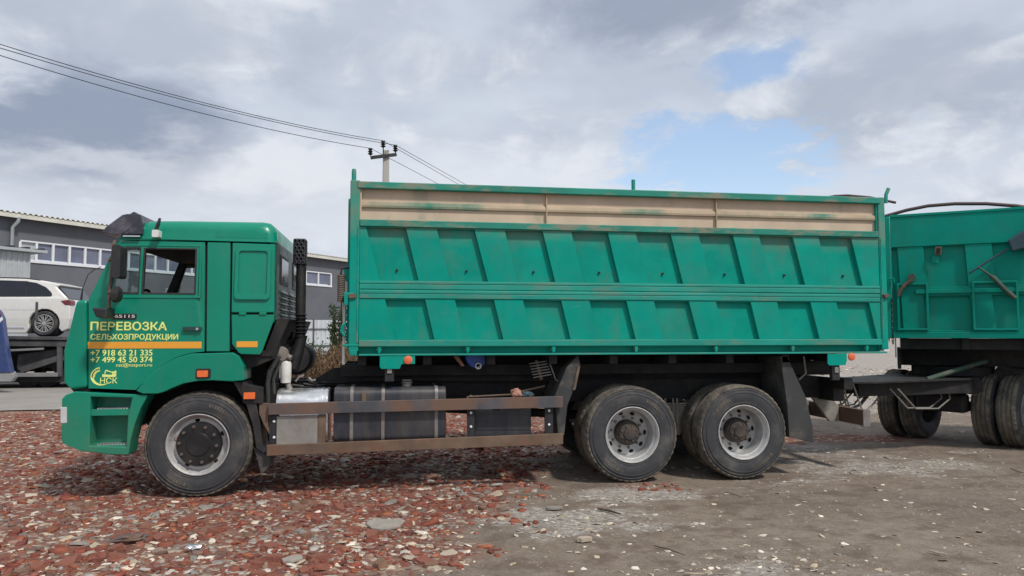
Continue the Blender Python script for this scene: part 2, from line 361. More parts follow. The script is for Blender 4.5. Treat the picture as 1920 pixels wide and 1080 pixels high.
# ------------------------------------------------------------------ ground
def interp(x, xs, ys): return float(np.interp(x, xs, ys))
EDGE_Y = [3.5, 4.6, 5.3, 5.9, 7.0, 8.2, 9.4, 11, 13, 16, 18]
EDGE_X = [-1.9, -0.75, -0.15, 0.40, 0.95, 1.45, 2.0, 2.5, 2.9, 3.2, 3.4]
def nz(x, y, s, z=0.0): return noise.fractal(Vector((x*s, y*s, z)), 1.0, 2.0, 4)
def red_mask(x, y):
    if y > 21 or x > 10 or x < -22: return 0.0
    e = interp(y, EDGE_Y, EDGE_X)
    v = (e-x)/0.9+0.5+0.75*nz(x, y, 1.3)
    v = min(1.0, max(0.0, v))
    back = min(1.0, max(0.0, (17.6-y+0.8*nz(x, y, .7, 3.0))/0.7+0.5))
    v *= back
    spot = 1.0-math.hypot((x-7.0)/1.9, (y-11.0)/0.85)+0.8*nz(x, y, 1.6, 5.0)
    spot2 = 1.0-math.hypot((x-2.9)/0.5, (y-7.95)/0.35)+0.8*nz(x, y, 2.2, 6.0)
    return max(v, min(0.8, max(0.0, spot*1.1)), min(0.45, max(0.0, spot2*0.8)))
def pale_mask(x, y):
    p = min(1.0, max(0.0, (y-13.5+1.2*nz(x, y, .5, 9.0))/2.5))*0.85
    a = 1.0-math.hypot((x-1.75)/1.3, (y-6.75)/0.62)+0.7*nz(x, y, 1.4, 2.0)
    b = 1.0-math.hypot((x-2.6)/1.5, (y-7.6)/0.45)+0.7*nz(x, y, 1.4, 4.0)
    c_ = 1.0-math.hypot((x-6.2)/2.2, (y-8.6)/0.9)+0.9*nz(x, y, 1.1, 7.0)
    d = 0.75*nz(x, y, 0.55, 11.0)-0.12
    return max(p, min(1, max(0, a*1.25)), min(.75, max(0, b)), min(.55, max(0, c_*.8)), min(.6, max(0, d)))
def gz(x, y):
    near = 1.0/(1.0+max(0.0, math.hypot(x, y-8)-14)*0.2)
    return near*(0.018*nz(x, y, 0.6)+0.008*nz(x, y, 3.0)+0.004*nz(x, y, 9.0))-0.012
def axis(lo, hi, step, far, grow=1.28):
    a = list(np.arange(lo, hi+1e-6, step)); s = step
    up_ = []; v = a[-1]
    while v < far: s *= grow; v += s; up_.append(v)
    s = step; dn = []; v = a[0]
    while v > -far: s *= grow; v -= s; dn.append(v)
    return np.array(list(reversed(dn))+a+up_)
xs = axis(-9.5, 11.5, 0.075, 3000); ys = axis(3.6, 18.5, 0.065, 3000)
nx, ny = len(xs), len(ys)
vv = np.empty((ny, nx, 3)); colr = np.zeros((ny, nx, 4)); colr[..., 3] = 1
for j, y in enumerate(ys):
    for i, x in enumerate(xs):
        vv[j, i] = (x, y, gz(x, y) if abs(x) < 60 and abs(y) < 80 else -0.012)
        if -24 < x < 14 and 1 < y < 24: colr[j, i, 0] = red_mask(x, y)
        colr[j, i, 1] = pale_mask(x, y) if abs(x) < 80 and 0 < y < 80 else (0.8 if y > 15 else 0.3)
idx = np.arange(nx*ny).reshape(ny, nx)
quads = np.stack([idx[:-1, :-1], idx[:-1, 1:], idx[1:, 1:], idx[1:, :-1]], -1).reshape(-1, 4)
def fast_mesh(name, verts, faces, cols=None, smooth_=False):
    me = bpy.data.meshes.new(name); verts = np.asarray(verts, np.float32).reshape(-1, 3); faces = np.asarray(faces, np.int32); k_ = faces.shape[1]
    me.vertices.add(len(verts)); me.vertices.foreach_set('co', verts.reshape(-1))
    me.loops.add(faces.size); me.loops.foreach_set('vertex_index', faces.reshape(-1))
    me.polygons.add(len(faces)); me.polygons.foreach_set('loop_start', np.arange(0, faces.size, k_, dtype=np.int32))
    try: me.polygons.foreach_set('loop_total', np.full(len(faces), k_, np.int32))
    except Exception: pass
    if smooth_: me.polygons.foreach_set('use_smooth', np.ones(len(faces), bool))
    if cols is not None:
        a = me.color_attributes.new('tint', 'FLOAT_COLOR', 'POINT'); a.data.foreach_set('color', np.asarray(cols, np.float32).reshape(-1))
    me.update(calc_edges=True); me.validate(); return me
def ground_material():
    m = bpy.data.materials.new('dirt_and_brick_rubble'); m.use_nodes = True; t = m.node_tree; b = t.nodes['Principled BSDF']
    def N(ty): return t.nodes.new(ty)
    def L(a, z): t.links.new(a, z)
    tcn = N('ShaderNodeTexCoord'); at_ = N('ShaderNodeVertexColor'); at_.layer_name = 'tint'; sp = N('ShaderNodeSeparateColor'); L(at_.outputs[0], sp.inputs[0])
    def noi(s, d=6, r=0.6, off=0):
        n = N('ShaderNodeTexNoise'); n.inputs['Scale'].default_value = s; n.inputs['Detail'].default_value = d; n.inputs['Roughness'].default_value = r
        mp = N('ShaderNodeMapping'); mp.inputs['Location'].default_value = (off, off*.7, 0); L(tcn.outputs['Object'], mp.inputs[0]); L(mp.outputs[0], n.inputs['Vector']); return n.outputs[0]
    def mr(v, lo, hi, a=0.0, z=1.0):
        n = N('ShaderNodeMapRange'); L(v, n.inputs[0])
        for i, x in enumerate((lo, hi, a, z)): n.inputs[i+1].default_value = x
        return n.outputs[0]
    def mx(f, a, z):
        n = N('ShaderNodeMix'); n.data_type = 'RGBA'
        for i, v in ((0, f), (6, a), (7, z)):
            if isinstance(v, (int, float)): n.inputs[i].default_value = v
            elif isinstance(v, tuple): n.inputs[i].default_value = (*v, 1)
            else: L(v, n.inputs[i])
        return n.outputs[2]
    def ma(op, a, z):
        n = N('ShaderNodeMath'); n.operation = op; n.use_clamp = True
        for i, v in ((0, a), (1, z)):
            if isinstance(v, (int, float)): n.inputs[i].default_value = v
            else: L(v, n.inputs[i])
        return n.outputs[0]
    def ramp(v, stops):
        n = N('ShaderNodeValToRGB'); e = n.color_ramp.elements; n.color_ramp.interpolation = 'CONSTANT'
        while len(e) < len(stops): e.new(0.5)
        for q, (p, c_) in zip(e, stops): q.position = p; q.color = (*c_, 1)
        L(v, n.inputs[0]); return n.outputs[0]
    warp = N('ShaderNodeMix'); warp.data_type = 'VECTOR'; warp.inputs[0].default_value = 0.06
    wn_ = N('ShaderNodeTexNoise'); wn_.inputs['Scale'].default_value = 9; L(tcn.outputs['Object'], wn_.inputs['Vector']); L(tcn.outputs['Object'], warp.inputs[4]); L(wn_.outputs[1], warp.inputs[5])
    def vor(s):
        v = N('ShaderNodeTexVoronoi'); v.inputs['Scale'].default_value = s; v.inputs['Randomness'].default_value = 1; L(warp.outputs[1], v.inputs['Vector'])
        s_ = N('ShaderNodeSeparateColor'); L(v.outputs['Color'], s_.inputs[0]); return v, s_
    # dirt
    dirt = mx(mr(noi(0.8, 8), .35, .65), (0.205, 0.160, 0.125), (0.290, 0.237, 0.192))
    dirt = mx(mr(noi(5, 9, .7), .4, .7, 0, .75), dirt, (0.140, 0.106, 0.083))
    dirt = mx(mr(noi(0.35, 4, .6, 21), .5, .66, 0, .7), dirt, (0.165, 0.130, 0.106))
    dirt = mx(mr(noi(38, 5, .7, 4), .57, .66, 0, .5), dirt, (0.31, 0.27, 0.23))
    v3, s3 = vor(26); speck = ma('MULTIPLY', mr(s3.outputs[0], .82, .86), mr(v3.outputs['Distance'], .42, .32))
    dirt = mx(ma('MULTIPLY', speck, .28), dirt, (0.36, 0.32, 0.27))
    dirt = mx(mr(noi(16, 6, .75, 31), .50, .64, 0, .55), dirt, (0.300, 0.252, 0.205))
    dirt = mx(mr(noi(2.6, 7, .7, 37), .50, .62, 0, .75), dirt, (0.135, 0.100, 0.077))
    dirt = mx(mr(noi(70, 3, .6, 41), .60, .68, 0, .7), dirt, (0.085, 0.066, 0.053))
    # pale crushed stone
    v2, s2 = vor(30)
    pal = ramp(s2.outputs[0], [(0, (0.27, 0.24, 0.215)), (.25, (0.36, 0.325, 0.29)), (.5, (0.20, 0.175, 0.155)), (.68, (0.46, 0.42, 0.38)), (.85, (0.30, 0.25, 0.21))])
    pal = mx(mr(noi(30, 6, .7, 8), .4, .65, 0, .35), pal, (0.40, 0.37, 0.335))
    # red brick rubble
    v1, s1 = vor(19)
    red = ramp(s1.outputs[0], [(0, (0.165, 0.058, 0.042)), (.2, (0.20, 0.075, 0.05)), (.4, (0.14, 0.062, 0.05)), (.55, (0.185, 0.11, 0.085)), (.68, (0.225, 0.092, 0.058)), (.78, (0.32, 0.25, 0.19)), (.88, (0.42, 0.355, 0.28)), (.95, (0.24, 0.20, 0.17))])
    red = mx(mr(noi(24, 7, .7, 2), .42, .7, 0, .55), red, (0.20, 0.085, 0.06))
    red = mx(mr(noi(1.1, 6, .6, 12), .52, .70, 0, .45), red, (0.30, 0.225, 0.175))
    st = N('ShaderNodeTexNoise'); st.inputs['Scale'].default_value = 2.2; st.inputs['Detail'].default_value = 7; st.inputs['Roughness'].default_value = .68
    smp = N('ShaderNodeMapping'); smp.inputs['Scale'].default_value = (1.0, 2.6, 1); L(tcn.outputs['Object'], smp.inputs[0]); L(smp.outputs[0], st.inputs['Vector'])
    nm = N('ShaderNodeMath'); nm.operation = 'ADD'; L(st.outputs[0], nm.inputs[0]); pm_ = N('ShaderNodeMath'); pm_.operation = 'MULTIPLY'; L(sp.outputs[1], pm_.inputs[0]); pm_.inputs[1].default_value = .62; L(pm_.outputs[0], nm.inputs[1])
    br = mr(nm.outputs[0], .66, .86)
    col = mx(br, dirt, pal)
    rr = mr(ma('ADD', ma('MULTIPLY', sp.outputs[0], 1.0), ma('SUBTRACT', ma('MULTIPLY', noi(9, 8, .7, 7), .8), .4)), .28, .66)
    col = mx(rr, col, red)
    L(col, b.inputs['Base Color']); b.inputs['Roughness'].default_value = 0.93; b.inputs['Specular IOR Level'].default_value = 0.25
    h = N('ShaderNodeMix'); h.data_type = 'FLOAT'; L(rr, h.inputs[0]); L(noi(34, 8, .75), h.inputs[2]); L(ma('ADD', ma('MULTIPLY', s1.outputs[1], .7), ma('MULTIPLY', mr(v1.outputs['Distance'], .1, .6, 1, 0), .6)), h.inputs[3])
    bp = N('ShaderNodeBump'); bp.inputs['Strength'].default_value = 0.75; bp.inputs['Distance'].default_value = 0.025; L(h.outputs[0], bp.inputs['Height']); L(bp.outputs[0], b.inputs['Normal'])
    M['ground'] = m; return m
ground_material()
ground = obj('ground', fast_mesh('ground', vv, quads, colr, True), 'ground'); ground['kind'] = 'structure'

# concrete apron in front of the warehouse
mat('apron', (0.27, 0.25, 0.225), 0.9, var=0.10, scale=0.4, dirt=(0.20, 0.175, 0.15), amt=0.55, dscale=0.7, bump=0.15, bscale=25)
bm = B(); row = []
for i in range(0, 121):
    x = -60+i*0.5
    row.append((bm.verts.new((x, 17.6+0.45*nz(x, 0, .8, 2.0)+0.2*nz(x, 0, 3.0), 0.012)), bm.verts.new((x, 34.0, 0.012))))
for a, b_ in zip(row, row[1:]): bm.faces.new((a[0], b_[0], b_[1], a[1]))
o = obj('concrete_apron', bm, 'apron'); o['kind'] = 'structure'

# loose rubble: lumps of brick, flakes of mortar. The largest are single pieces, the rest one mass
def lump_mesh(seed, flat, name):
    bm = B(); rd = random.Random(seed); ax = rd.uniform(.7, 1.3); n = rd.choice((5, 6, 6, 7)); a0 = rd.uniform(0, 6.28)
    tl_, tb_ = rd.uniform(-.25, .25), rd.uniform(-.25, .25); lo, hi = [], []
    for i in range(n):                     # a broken shard: angular outline, tilted top, chipped shoulders
        a = a0+2*math.pi*(i+rd.uniform(-.3, .3))/n; r = rd.uniform(.62, 1.12); x, y = r*ax*math.cos(a), r*math.sin(a)
        lo.append(bm.verts.new((x, y, -.45*flat))); k_ = rd.uniform(.62, .97); hi.append(bm.verts.new((x*k_, y*k_, flat*(.62+tl_*x+tb_*y+rd.uniform(-.12, .12)))))
    for i in range(n): bm.faces.new((lo[i], lo[(i+1) % n], hi[(i+1) % n], hi[i]))
    bm.faces.new(hi); bm.faces.new(list(reversed(lo))); bmesh.ops.triangulate(bm, faces=bm.faces[:])
    me = bpy.data.meshes.new(name); bm.to_mesh(me); bm.free(); return me
chip_mats = ['chip_red', 'chip_brown', 'chip_pale', 'chip_grey']
lib = {}
for mi, mn in enumerate(chip_mats):
    for s_ in range(5):
        me = lump_mesh(mi*10+s_, [.50, .46, .22, .30][mi], 'brick_fragment' if mi < 2 else 'stone_flake'); me.materials.append(M[mn]); lib[(mi, s_)] = me
TINT = [[(0.215, 0.066, 0.042), (0.18, 0.052, 0.036), (0.245, 0.090, 0.050), (0.155, 0.055, 0.042), (0.20, 0.075, 0.054)],
        [(0.18, 0.105, 0.080), (0.145, 0.085, 0.068), (0.21, 0.135, 0.105), (0.165, 0.115, 0.095)],
        [(0.43, 0.36, 0.28), (0.36, 0.29, 0.21), (0.50, 0.45, 0.38)],
        [(0.27, 0.245, 0.22), (0.21, 0.185, 0.165), (0.34, 0.31, 0.28)]]
pieces = []           # x, y, size, kind, shape, rotation, height
def under_tyre(x, y):
    for wx in (-1.94, 2.68, 4.013):
        if abs(x-wx) < 0.30 and (8.08 < y < 8.75 or 9.75 < y < 10.5): return True
    return False
n_try = 0
while len(pieces) < 24000 and n_try < 400000:
    n_try += 1
    y = 4.2+13.0*random.random()**1.55; x = random.uniform(-0.62*y-1.2, min(3.2, 0.62*y))
    rm = red_mask(x, y)
    if random.random() > rm or under_tyre(x, y): continue
    q = random.random()
    pal_ = nz(x, y, .9, 12.0)+0.5*nz(x, y, 2.5, 3.0)
    thr = 0.55-0.40*pal_-(0.06 if y < 6.4 else 0)
    kind = 0 if q < thr-.08 else 1 if q < thr+.14 else 2 if q < thr+.33 else 3
    qs = random.random(); size = (random.uniform(.010, .018) if qs < .34 else random.uniform(.018, .036) if qs < .80 else random.uniform(.034, .055) if qs < .975 else random.uniform(.055, .09))
    if kind == 2: size *= random.uniform(.7, 1.3)
    pieces.append((x, y, size, kind, random.randrange(5), random.uniform(0, 6.28), 0))
nchip = 0
while nchip < 7000:
    y = 4.3+11*random.random()**1.4; x = random.uniform(-0.3*y, 0.95*y+1)
    rm = red_mask(x, y)
    if rm > .6 or under_tyre(x, y): continue
    w = pale_mask(x, y)
    if random.random() > .10+1.0*w: continue
    pieces.append((x, y, random.choice((.003, .004, .004, .005, .006, .006, .008, .008, .010, .012, .016, .024, .034)), 2 if random.random() < .6 else 3, random.randrange(5), random.uniform(0, 6.28), 1)); nchip += 1
nfar = 0
while nfar < 2200:                          # broken pale stone beyond the coupling
    y = random.uniform(14.5, 34); x = random.uniform(.30*y, .95*y)
    pieces.append((x, y, random.uniform(.03, .07)+(.09*random.random()**4), random.choice((2, 2, 3)), random.randrange(5), random.uniform(0, 6.28), 1)); nfar += 1
pieces.sort(key=lambda p: -p[2]/p[1])
singles = [p for p in pieces if math.hypot(p[0], p[1]) > 4][:300]; single_ids = set(map(id, singles))
for (x, y, s_, kd, sh, rz, fl) in singles:
    o = bpy.data.objects.new('brick_fragment' if kd < 2 else 'stone_flake', lib[(kd, sh)]); COL.objects.link(o); o.parent = ground
    o.location = (x, y, gz(x, y)+s_*.10); o.rotation_euler = (random.uniform(-.3, .3), random.uniform(-.3, .3), rz); o.scale = (s_*1.15, s_*.95, s_)
rest = [p for p in pieces if id(p) not in single_ids]
base = {}
for key, me in lib.items():
    a = np.empty(len(me.vertices)*3); me.vertices.foreach_get('co', a); tri = np.empty(len(me.polygons)*3, np.int32); me.loops.foreach_get('vertex_index', tri)
    base[key] = (a.reshape(-1, 3), tri.reshape(-1, 3))
def pile_mesh(plist, name):
    V_, F_, C_ = [], [], []; off = 0
    for (x, y, s_, kd, sh, rz, fl) in plist:
        a, tri = base[(kd, sh)]; c0, s0 = math.cos(rz), math.sin(rz); tx, ty = random.uniform(-.35, .35), random.uniform(-.35, .35)
        p = a*np.array((s_*1.15, s_*.95, s_*(.45 if fl else 1.0)))
        p[:, 2] += p[:, 0]*tx+p[:, 1]*ty
        q = np.stack([p[:, 0]*c0-p[:, 1]*s0+x, p[:, 0]*s0+p[:, 1]*c0+y, p[:, 2]+gz(x, y)+s_*(.03 if fl else .02)], 1)
        t_ = np.array(random.choice(TINT[kd]))*random.uniform(.9, 1.55)
        V_.append(q); F_.append(tri+off); C_.append(np.tile(np.append(t_, 1.0), (len(q), 1))); off += len(q)
    return fast_mesh(name, np.concatenate(V_), np.concatenate(F_), np.concatenate(C_))
def tint_material(name):
    m = bpy.data.materials.new(name); m.use_nodes = True; t = m.node_tree; b = t.nodes['Principled BSDF']
    a = t.nodes.new('ShaderNodeVertexColor'); a.layer_name = 'tint'; n = t.nodes.new('ShaderNodeTexNoise'); n.inputs['Scale'].default_value = 45; n.inputs['Detail'].default_value = 6
    mr = t.nodes.new('ShaderNodeMapRange'); t.links.new(n.outputs[0], mr.inputs[0]); mr.inputs[1].default_value = .3; mr.inputs[2].default_value = .7; mr.inputs[3].default_value = .6; mr.inputs[4].default_value = 1.3
    mu = t.nodes.new('ShaderNodeVectorMath'); mu.operation = 'SCALE'; t.links.new(a.outputs[0], mu.inputs[0]); t.links.new(mr.outputs[0], mu.inputs['Scale']); t.links.new(mu.outputs[0], b.inputs['Base Color'])
    b.inputs['Roughness'].default_value = .93; b.inputs['Specular IOR Level'].default_value = .25
    bp = t.nodes.new('ShaderNodeBump'); bp.inputs['Strength'].default_value = .4; bp.inputs['Distance'].default_value = .01; t.links.new(n.outputs[0], bp.inputs['Height']); t.links.new(bp.outputs[0], b.inputs['Normal'])
    M[name] = m
tint_material('rubble_tint')
o = obj('brick_rubble', pile_mesh([p for p in rest if not p[6]], 'brick_rubble'), 'rubble_tint'); tag(o, 'crushed red brick and pale mortar rubble spread over the yard under the cab', 'rubble', kind='stuff')
o = obj('stone_chips', pile_mesh([p for p in rest if p[6]], 'stone_chips'), 'rubble_tint'); tag(o, 'small pale stone chips scattered over the grey brown dirt', 'gravel', kind='stuff')

# ------------------------------------------------------------------ the green truck (nose to -X, near side at Y = 8.10)
YN, YF = 8.10, 10.50; YC = (YN+YF)/2
truck = thing('dump_truck', 'green six-wheel tipper truck with slant-ribbed cargo body and yellow lettering on the cab door', 'truck', (1.3, YC, 0))

# ---- wheels: tyre is the part, tread / rim / hub / nuts its pieces. Modelled at the origin, outer face towards -Y
TW, TR = 0.27, 0.54
def tyre_bm():
    bm = B(); w = TW
    prof = [(0.300, 0.025), (0.318, 0.006), (0.330, 0.003), (0.334, -0.001), (0.339, -0.001), (0.343, 0.002), (0.375, -0.005), (0.42, -0.007), (0.447, -0.003), (0.450, -0.007), (0.457, -0.006), (0.460, 0.000), (0.480, 0.006), (0.486, 0.002), (0.496, 0.006), (0.500, 0.016), (0.514, 0.026)]
    prof2 = [(r, w-a) for r, a in reversed(prof)]
    lathe(bm, prof+prof2, 72, close=True); return bm
def tread_bm():
    bm = B(); w = TW; prof = []
    ws = np.linspace(0.012, w-0.012, 17)
    for i, a in enumerate(ws):
        e = min(a, w-a)
        r = TR-0.002-(0.018 if e < 0.02 else 0.006 if e < 0.035 else 0)
        if i in (4, 8, 12): r -= 0.014
        prof.append((r, a))
    prof = [(0.505, 0.014)]+prof+[(0.505, w-0.014)]
    def jit(i, k_):
        e = min(i, len(prof)-1-i)
        if e in (1, 2, 3): return -0.011 if (k_ % 3 == 0) else 0
        return -0.006 if (k_+i) % 4 == 0 and e > 4 else 0
    lathe(bm, prof, 132, jit=jit)
    for f in [f for f in bm.faces if len(f.verts) > 4]: bm.faces.remove(f)
    return bm
def rim_bm(inset, slots, r_slot, r_hub, slot_r):
    bm = B()
    prof = [(0.302, 0.022), (0.312, 0.006), (0.314, -0.004), (0.306, -0.006), (0.297, 0.004), (0.286, 0.03), (0.280, 0.055), (0.268, 0.066), (0.262, max(0.075, inset*.75)), (0.258, inset)]
    lathe(bm, prof, 56)
    for f in [f for f in bm.faces if len(f.verts) > 4]: bm.faces.remove(f)
    holes = [circ(0, 12, r_slot*math.cos(q), r_slot*math.sin(q), rx=slot_r*.72, rz=slot_r, ang=q) for q in (2*math.pi*(i+.5)/slots for i in range(slots))]
    plate(circ(0.262, 56), inset, inset+0.012, holes, bm)
    return bm
def nut_mesh(r=0.017, h=0.03):
    bm = B(); lathe(bm, [(r, 0), (r, -h*.6), (r*.72, -h*.62), (r*.66, -h), (0.002, -h)], 6); bmesh.ops.recalc_face_normals(bm, faces=bm.faces)
    me = bpy.data.meshes.new('wheel_nut'); bm.to_mesh(me); bm.free(); me.materials.append(M['steel_nut']); return me
NUT = nut_mesh()
def make_wheel(kind, parent):
    w = obj('wheel', tyre_bm(), 'tyre_wall', None, smooth_=True); w.parent = parent
    def sub(name, bm, m, **k_):
        o = obj(name, bm, m, None, **k_); o.parent = w; return o
    sub('tread', tread_bm(), 'tyre_tread', smooth_=True)
    # moulded lettering band on the side wall: raised blocks of uneven width
    rd = random.Random(3)
    for a0, cnt in ((-2.15, 8), (0.9, 9)):
        q = a0; bm = B()
        for i in range(cnt):
            wd = rd.uniform(.055, .085)
            pts = [(.395*math.cos(q), .395*math.sin(q)), (.432*math.cos(q), .432*math.sin(q)), (.432*math.cos(q+wd*.62), .432*math.sin(q+wd*.62)), (.395*math.cos(q+wd*.62), .395*math.sin(q+wd*.62))]
            hole = [(x*.5+pts[(j+2) % 4][0]*.5, z*.5+pts[(j+2) % 4][1]*.5) for j, (x, z) in enumerate(pts)]
            plate(pts, -0.0082, 0.006, bm=bm); q += wd
        sub('side_wall_moulding', bm, 'tyre_tread')
    if kind == 'front':
        sub('rim', rim_bm(0.075, 5, 0.244, .23, .026), 'rim_silver', smooth_=True)
        bm = B(); lathe(bm, [(0.228, 0.074), (0.226, 0.040), (0.216, 0.020), (0.120, 0.016), (0.112, 0.006), (0.02, 0.004)], 48)
        sub('hub_cap', bm, 'hub_black', smooth_=True); r_n, y_n, ph = 0.185, 0.018, .12
    elif kind == 'rear':
        sub('rim', rim_bm(0.240, 10, 0.224, .14, .030), 'rim_silver', smooth_=True)
        bm = B(); lathe(bm, [(0.148, 0.252), (0.143, 0.175), (0.128, 0.150), (0.120, 0.145), (0.112, 0.115), (0.070, 0.105), (0.066, 0.09), (0.01, 0.09)], 32)
        sub('hub', bm, 'hub_rust', smooth_=True)
        for i in range(8):
            o = bpy.data.objects.new('hub_bolt', HUBBOLT); COL.objects.link(o); o.parent = w; q = 2*math.pi*i/8; o.location = (.092*math.cos(q), .112, .092*math.sin(q))
        r_n, y_n, ph = 0.178, 0.241, .2
    else:
        sub('rim', rim_bm(0.06, 10, 0.222, .14, .024), 'rim_silver', smooth_=True); return w
    for i in range(10):
        o = bpy.data.objects.new('wheel_nut', NUT); COL.objects.link(o); o.parent = w; q = 2*math.pi*i/10+ph; o.location = (r_n*math.cos(q), y_n, r_n*math.sin(q))
    return w
HUBBOLT = nut_mesh(0.010, 0.016); HUBBOLT.name = 'hub_bolt'
def place_wheel(w, parent, x, y, rz, spin, z=TR-0.014):
    pm = wmat(parent).inverted()
    w.parent = parent; w.matrix_parent_inverse = pm
    w.location = (x, y, z); w.rotation_euler = (0, 0, 0)
    w.matrix_basis = Matrix.Translation((x, y, z)) @ Matrix.Rotation(rz, 4, 'Z') @ Matrix.Rotation(spin, 4, 'Y')
wf = make_wheel('front', truck); place_wheel(wf, truck, -1.94, 8.135, R(-2.0), .2)
wf2 = copy_tree(wf, truck); place_wheel(wf2, truck, -1.94, YF-.035, R(178), .7)
wr = make_wheel('rear', truck); place_wheel(wr, truck, 2.685, 8.125, 0, .35)
wi = make_wheel('inner', truck); place_wheel(wi, truck, 2.685, 8.125+.33, 0, 1.1)
for (x, y, rz, src, sp_) in ((4.018, 8.125, 0, wr, 2.15), (4.018, 8.455, 0, wi, .4), (2.685, YF-.025, R(180), wr, .9), (2.685, YF-.355, R(180), wi, .2), (4.018, YF-.025, R(180), wr, 1.9), (4.018, YF-.355, R(180), wi, 2.2)):
    place_wheel(copy_tree(src, truck), truck, x, y, rz, sp_)

# ---- chassis
for y in (8.86, 9.66):
    obj('frame_rail', nbox(-2.9, 5.55, y, y+.08, 0.84, 1.10), 'chassis_black', truck, bevel=.006)
    obj('subframe_rail', nbox(-.55, 5.6, y-.01, y+.09, 1.13, 1.31), 'chassis_black', truck, bevel=.006)
for x in (-.4, .6, 1.6, 2.2, 3.35, 4.6, 5.45):
    obj('cross_member', nbox(x, x+.12, 8.94, 9.66, .88, 1.06), 'chassis_black', truck)
for x in (-.35, .35, 1.05, 1.75, 2.45, 3.15, 3.85, 4.55, 5.25):
    obj('floor_bearer', nbox(x, x+.09, 8.2, 10.4, 1.32, 1.415), 'chassis_black', truck)
for x in (2.685, 4.018):
    bm = B(); tube(bm, [(x, 8.45, TR), (x, 9.05, TR), (x, 9.15, TR), (x, 9.3, TR), (x, 9.45, TR), (x, 9.55, TR), (x, 10.15, TR)], [.08, .09, .16, .22, .16, .09, .08], 16)
    obj('axle', bm, 'chassis_black', truck, smooth_=True)
bm = B(); tube(bm, [(-1.94, 8.4, .5), (-1.94, 10.2, .5)], .06, 10); obj('axle', bm, 'chassis_black', truck)
bm = B(); tube(bm, [(-.6, 9.3, .82), (2.5, 9.3, .62)], .055, 12); obj('propeller_shaft', bm, 'chassis_black', truck, smooth_=True)
for yy in (8.80, 9.72):
    for i in range(9):
        L_ = .78-.07*abs(i-2)
        obj('spring_leaf', nbox(3.35-L_, 3.35+L_, yy-.06, yy+.04, .60+i*.024, .60+i*.024+.021), 'leaf_steel', truck, bevel=.003)
    bm = B()
    for dx in (-.10, -.05, .05, .10): tube(bm, [(3.35+dx, yy-.075, .55), (3.35+dx, yy-.075, .87)], .013, 6)
    obj('spring_bolt', bm, 'leaf_steel', truck)
    obj('balance_bracket', plate([(3.2, .42), (3.5, .42), (3.58, .6), (3.12, .6)], yy-.05, yy+.06), 'leaf_steel', truck, bevel=.01)
obj('engine', nbox(-2.7, -1.35, 8.95, 9.65, .62, 1.35), 'chassis_black', truck, bevel=.05)
obj('gearbox', nbox(-1.35, -.75, 9.05, 9.55, .6, 1.1), 'chassis_black', truck, bevel=.08)
# hoist cylinder under the floor
bm = B(); tube(bm, [(.95, 9.3, .95), (.95, 9.3, 1.3)], .14, 16); obj('hoist_cylinder', bm, 'chassis_black', truck, smooth_=True)
obj('hoist_frame', nbox(.6, 1.3, 8.85, 9.75, .78, .92), 'chassis_black', truck, bevel=.01)
# screen and beams added to darken the shade under the body
obj('filler_screen', nbox(1.98, 5.0, 8.90, 8.93, .93, 1.30), 'chassis_black', truck)
obj('filler_side_beam', nbox(-.55, 5.35, 8.62, 8.70, 1.18, 1.30), 'chassis_black', truck, bevel=.005)
obj('filler_front_beam', plate(PL([(583, 715), (625, 690), (718, 684), (1060, 684), (1060, 715)], 8.75), 8.75, 8.83), 'chassis_black', truck, bevel=.006)

# ---- cab: near and far skins share one set of outlines
BELT = 2.02
def lean(x, y, z):
    s = 0.085*max(0.0, z-BELT)
    return (x, y+s if y < YC else y-s, z)
def leanf(x, y, z):                      # the same thing on the far side
    return lean(x, 2*YC-y, z)
def q(pts): return PL(pts, YN)
DOOR = q([(166, 562), (192, 506), (218, 450), (382, 453), (383, 659), (356, 662), (330, 670), (302, 686), (277, 708), (255, 731), (166, 728)])
WIN_MAIN = q([(269, 465), (366, 466), (365, 551), (266, 550)]); WIN_Q = q([(233, 464), (261, 464), (259, 550), (207, 549), (210, 520)])
QUARTER = q([(387, 453), (430, 454), (430, 659), (387, 659)])
LOCK_UP = q([(434, 454), (514, 457), (514, 586), (434, 586)]); LOCK_DN = q([(434, 590), (514, 590), (513, 601), (491, 660), (487, 665), (452, 664), (447, 661), (435, 645)])
INNER = q([(168, 725), (168, 563), (220, 452), (511, 458), (511, 600), (486, 662), (440, 655), (386, 656), (330, 674), (280, 712), (262, 726)])
def grow(poly, d):
    cx = sum(p[0] for p in poly)/len(poly); cz = sum(p[1] for p in poly)/len(poly); out = []
    for x, z in poly:
        L_ = math.hypot(x-cx, z-cz); out.append((x+(x-cx)/L_*d, z+(z-cz)/L_*d))
    return out
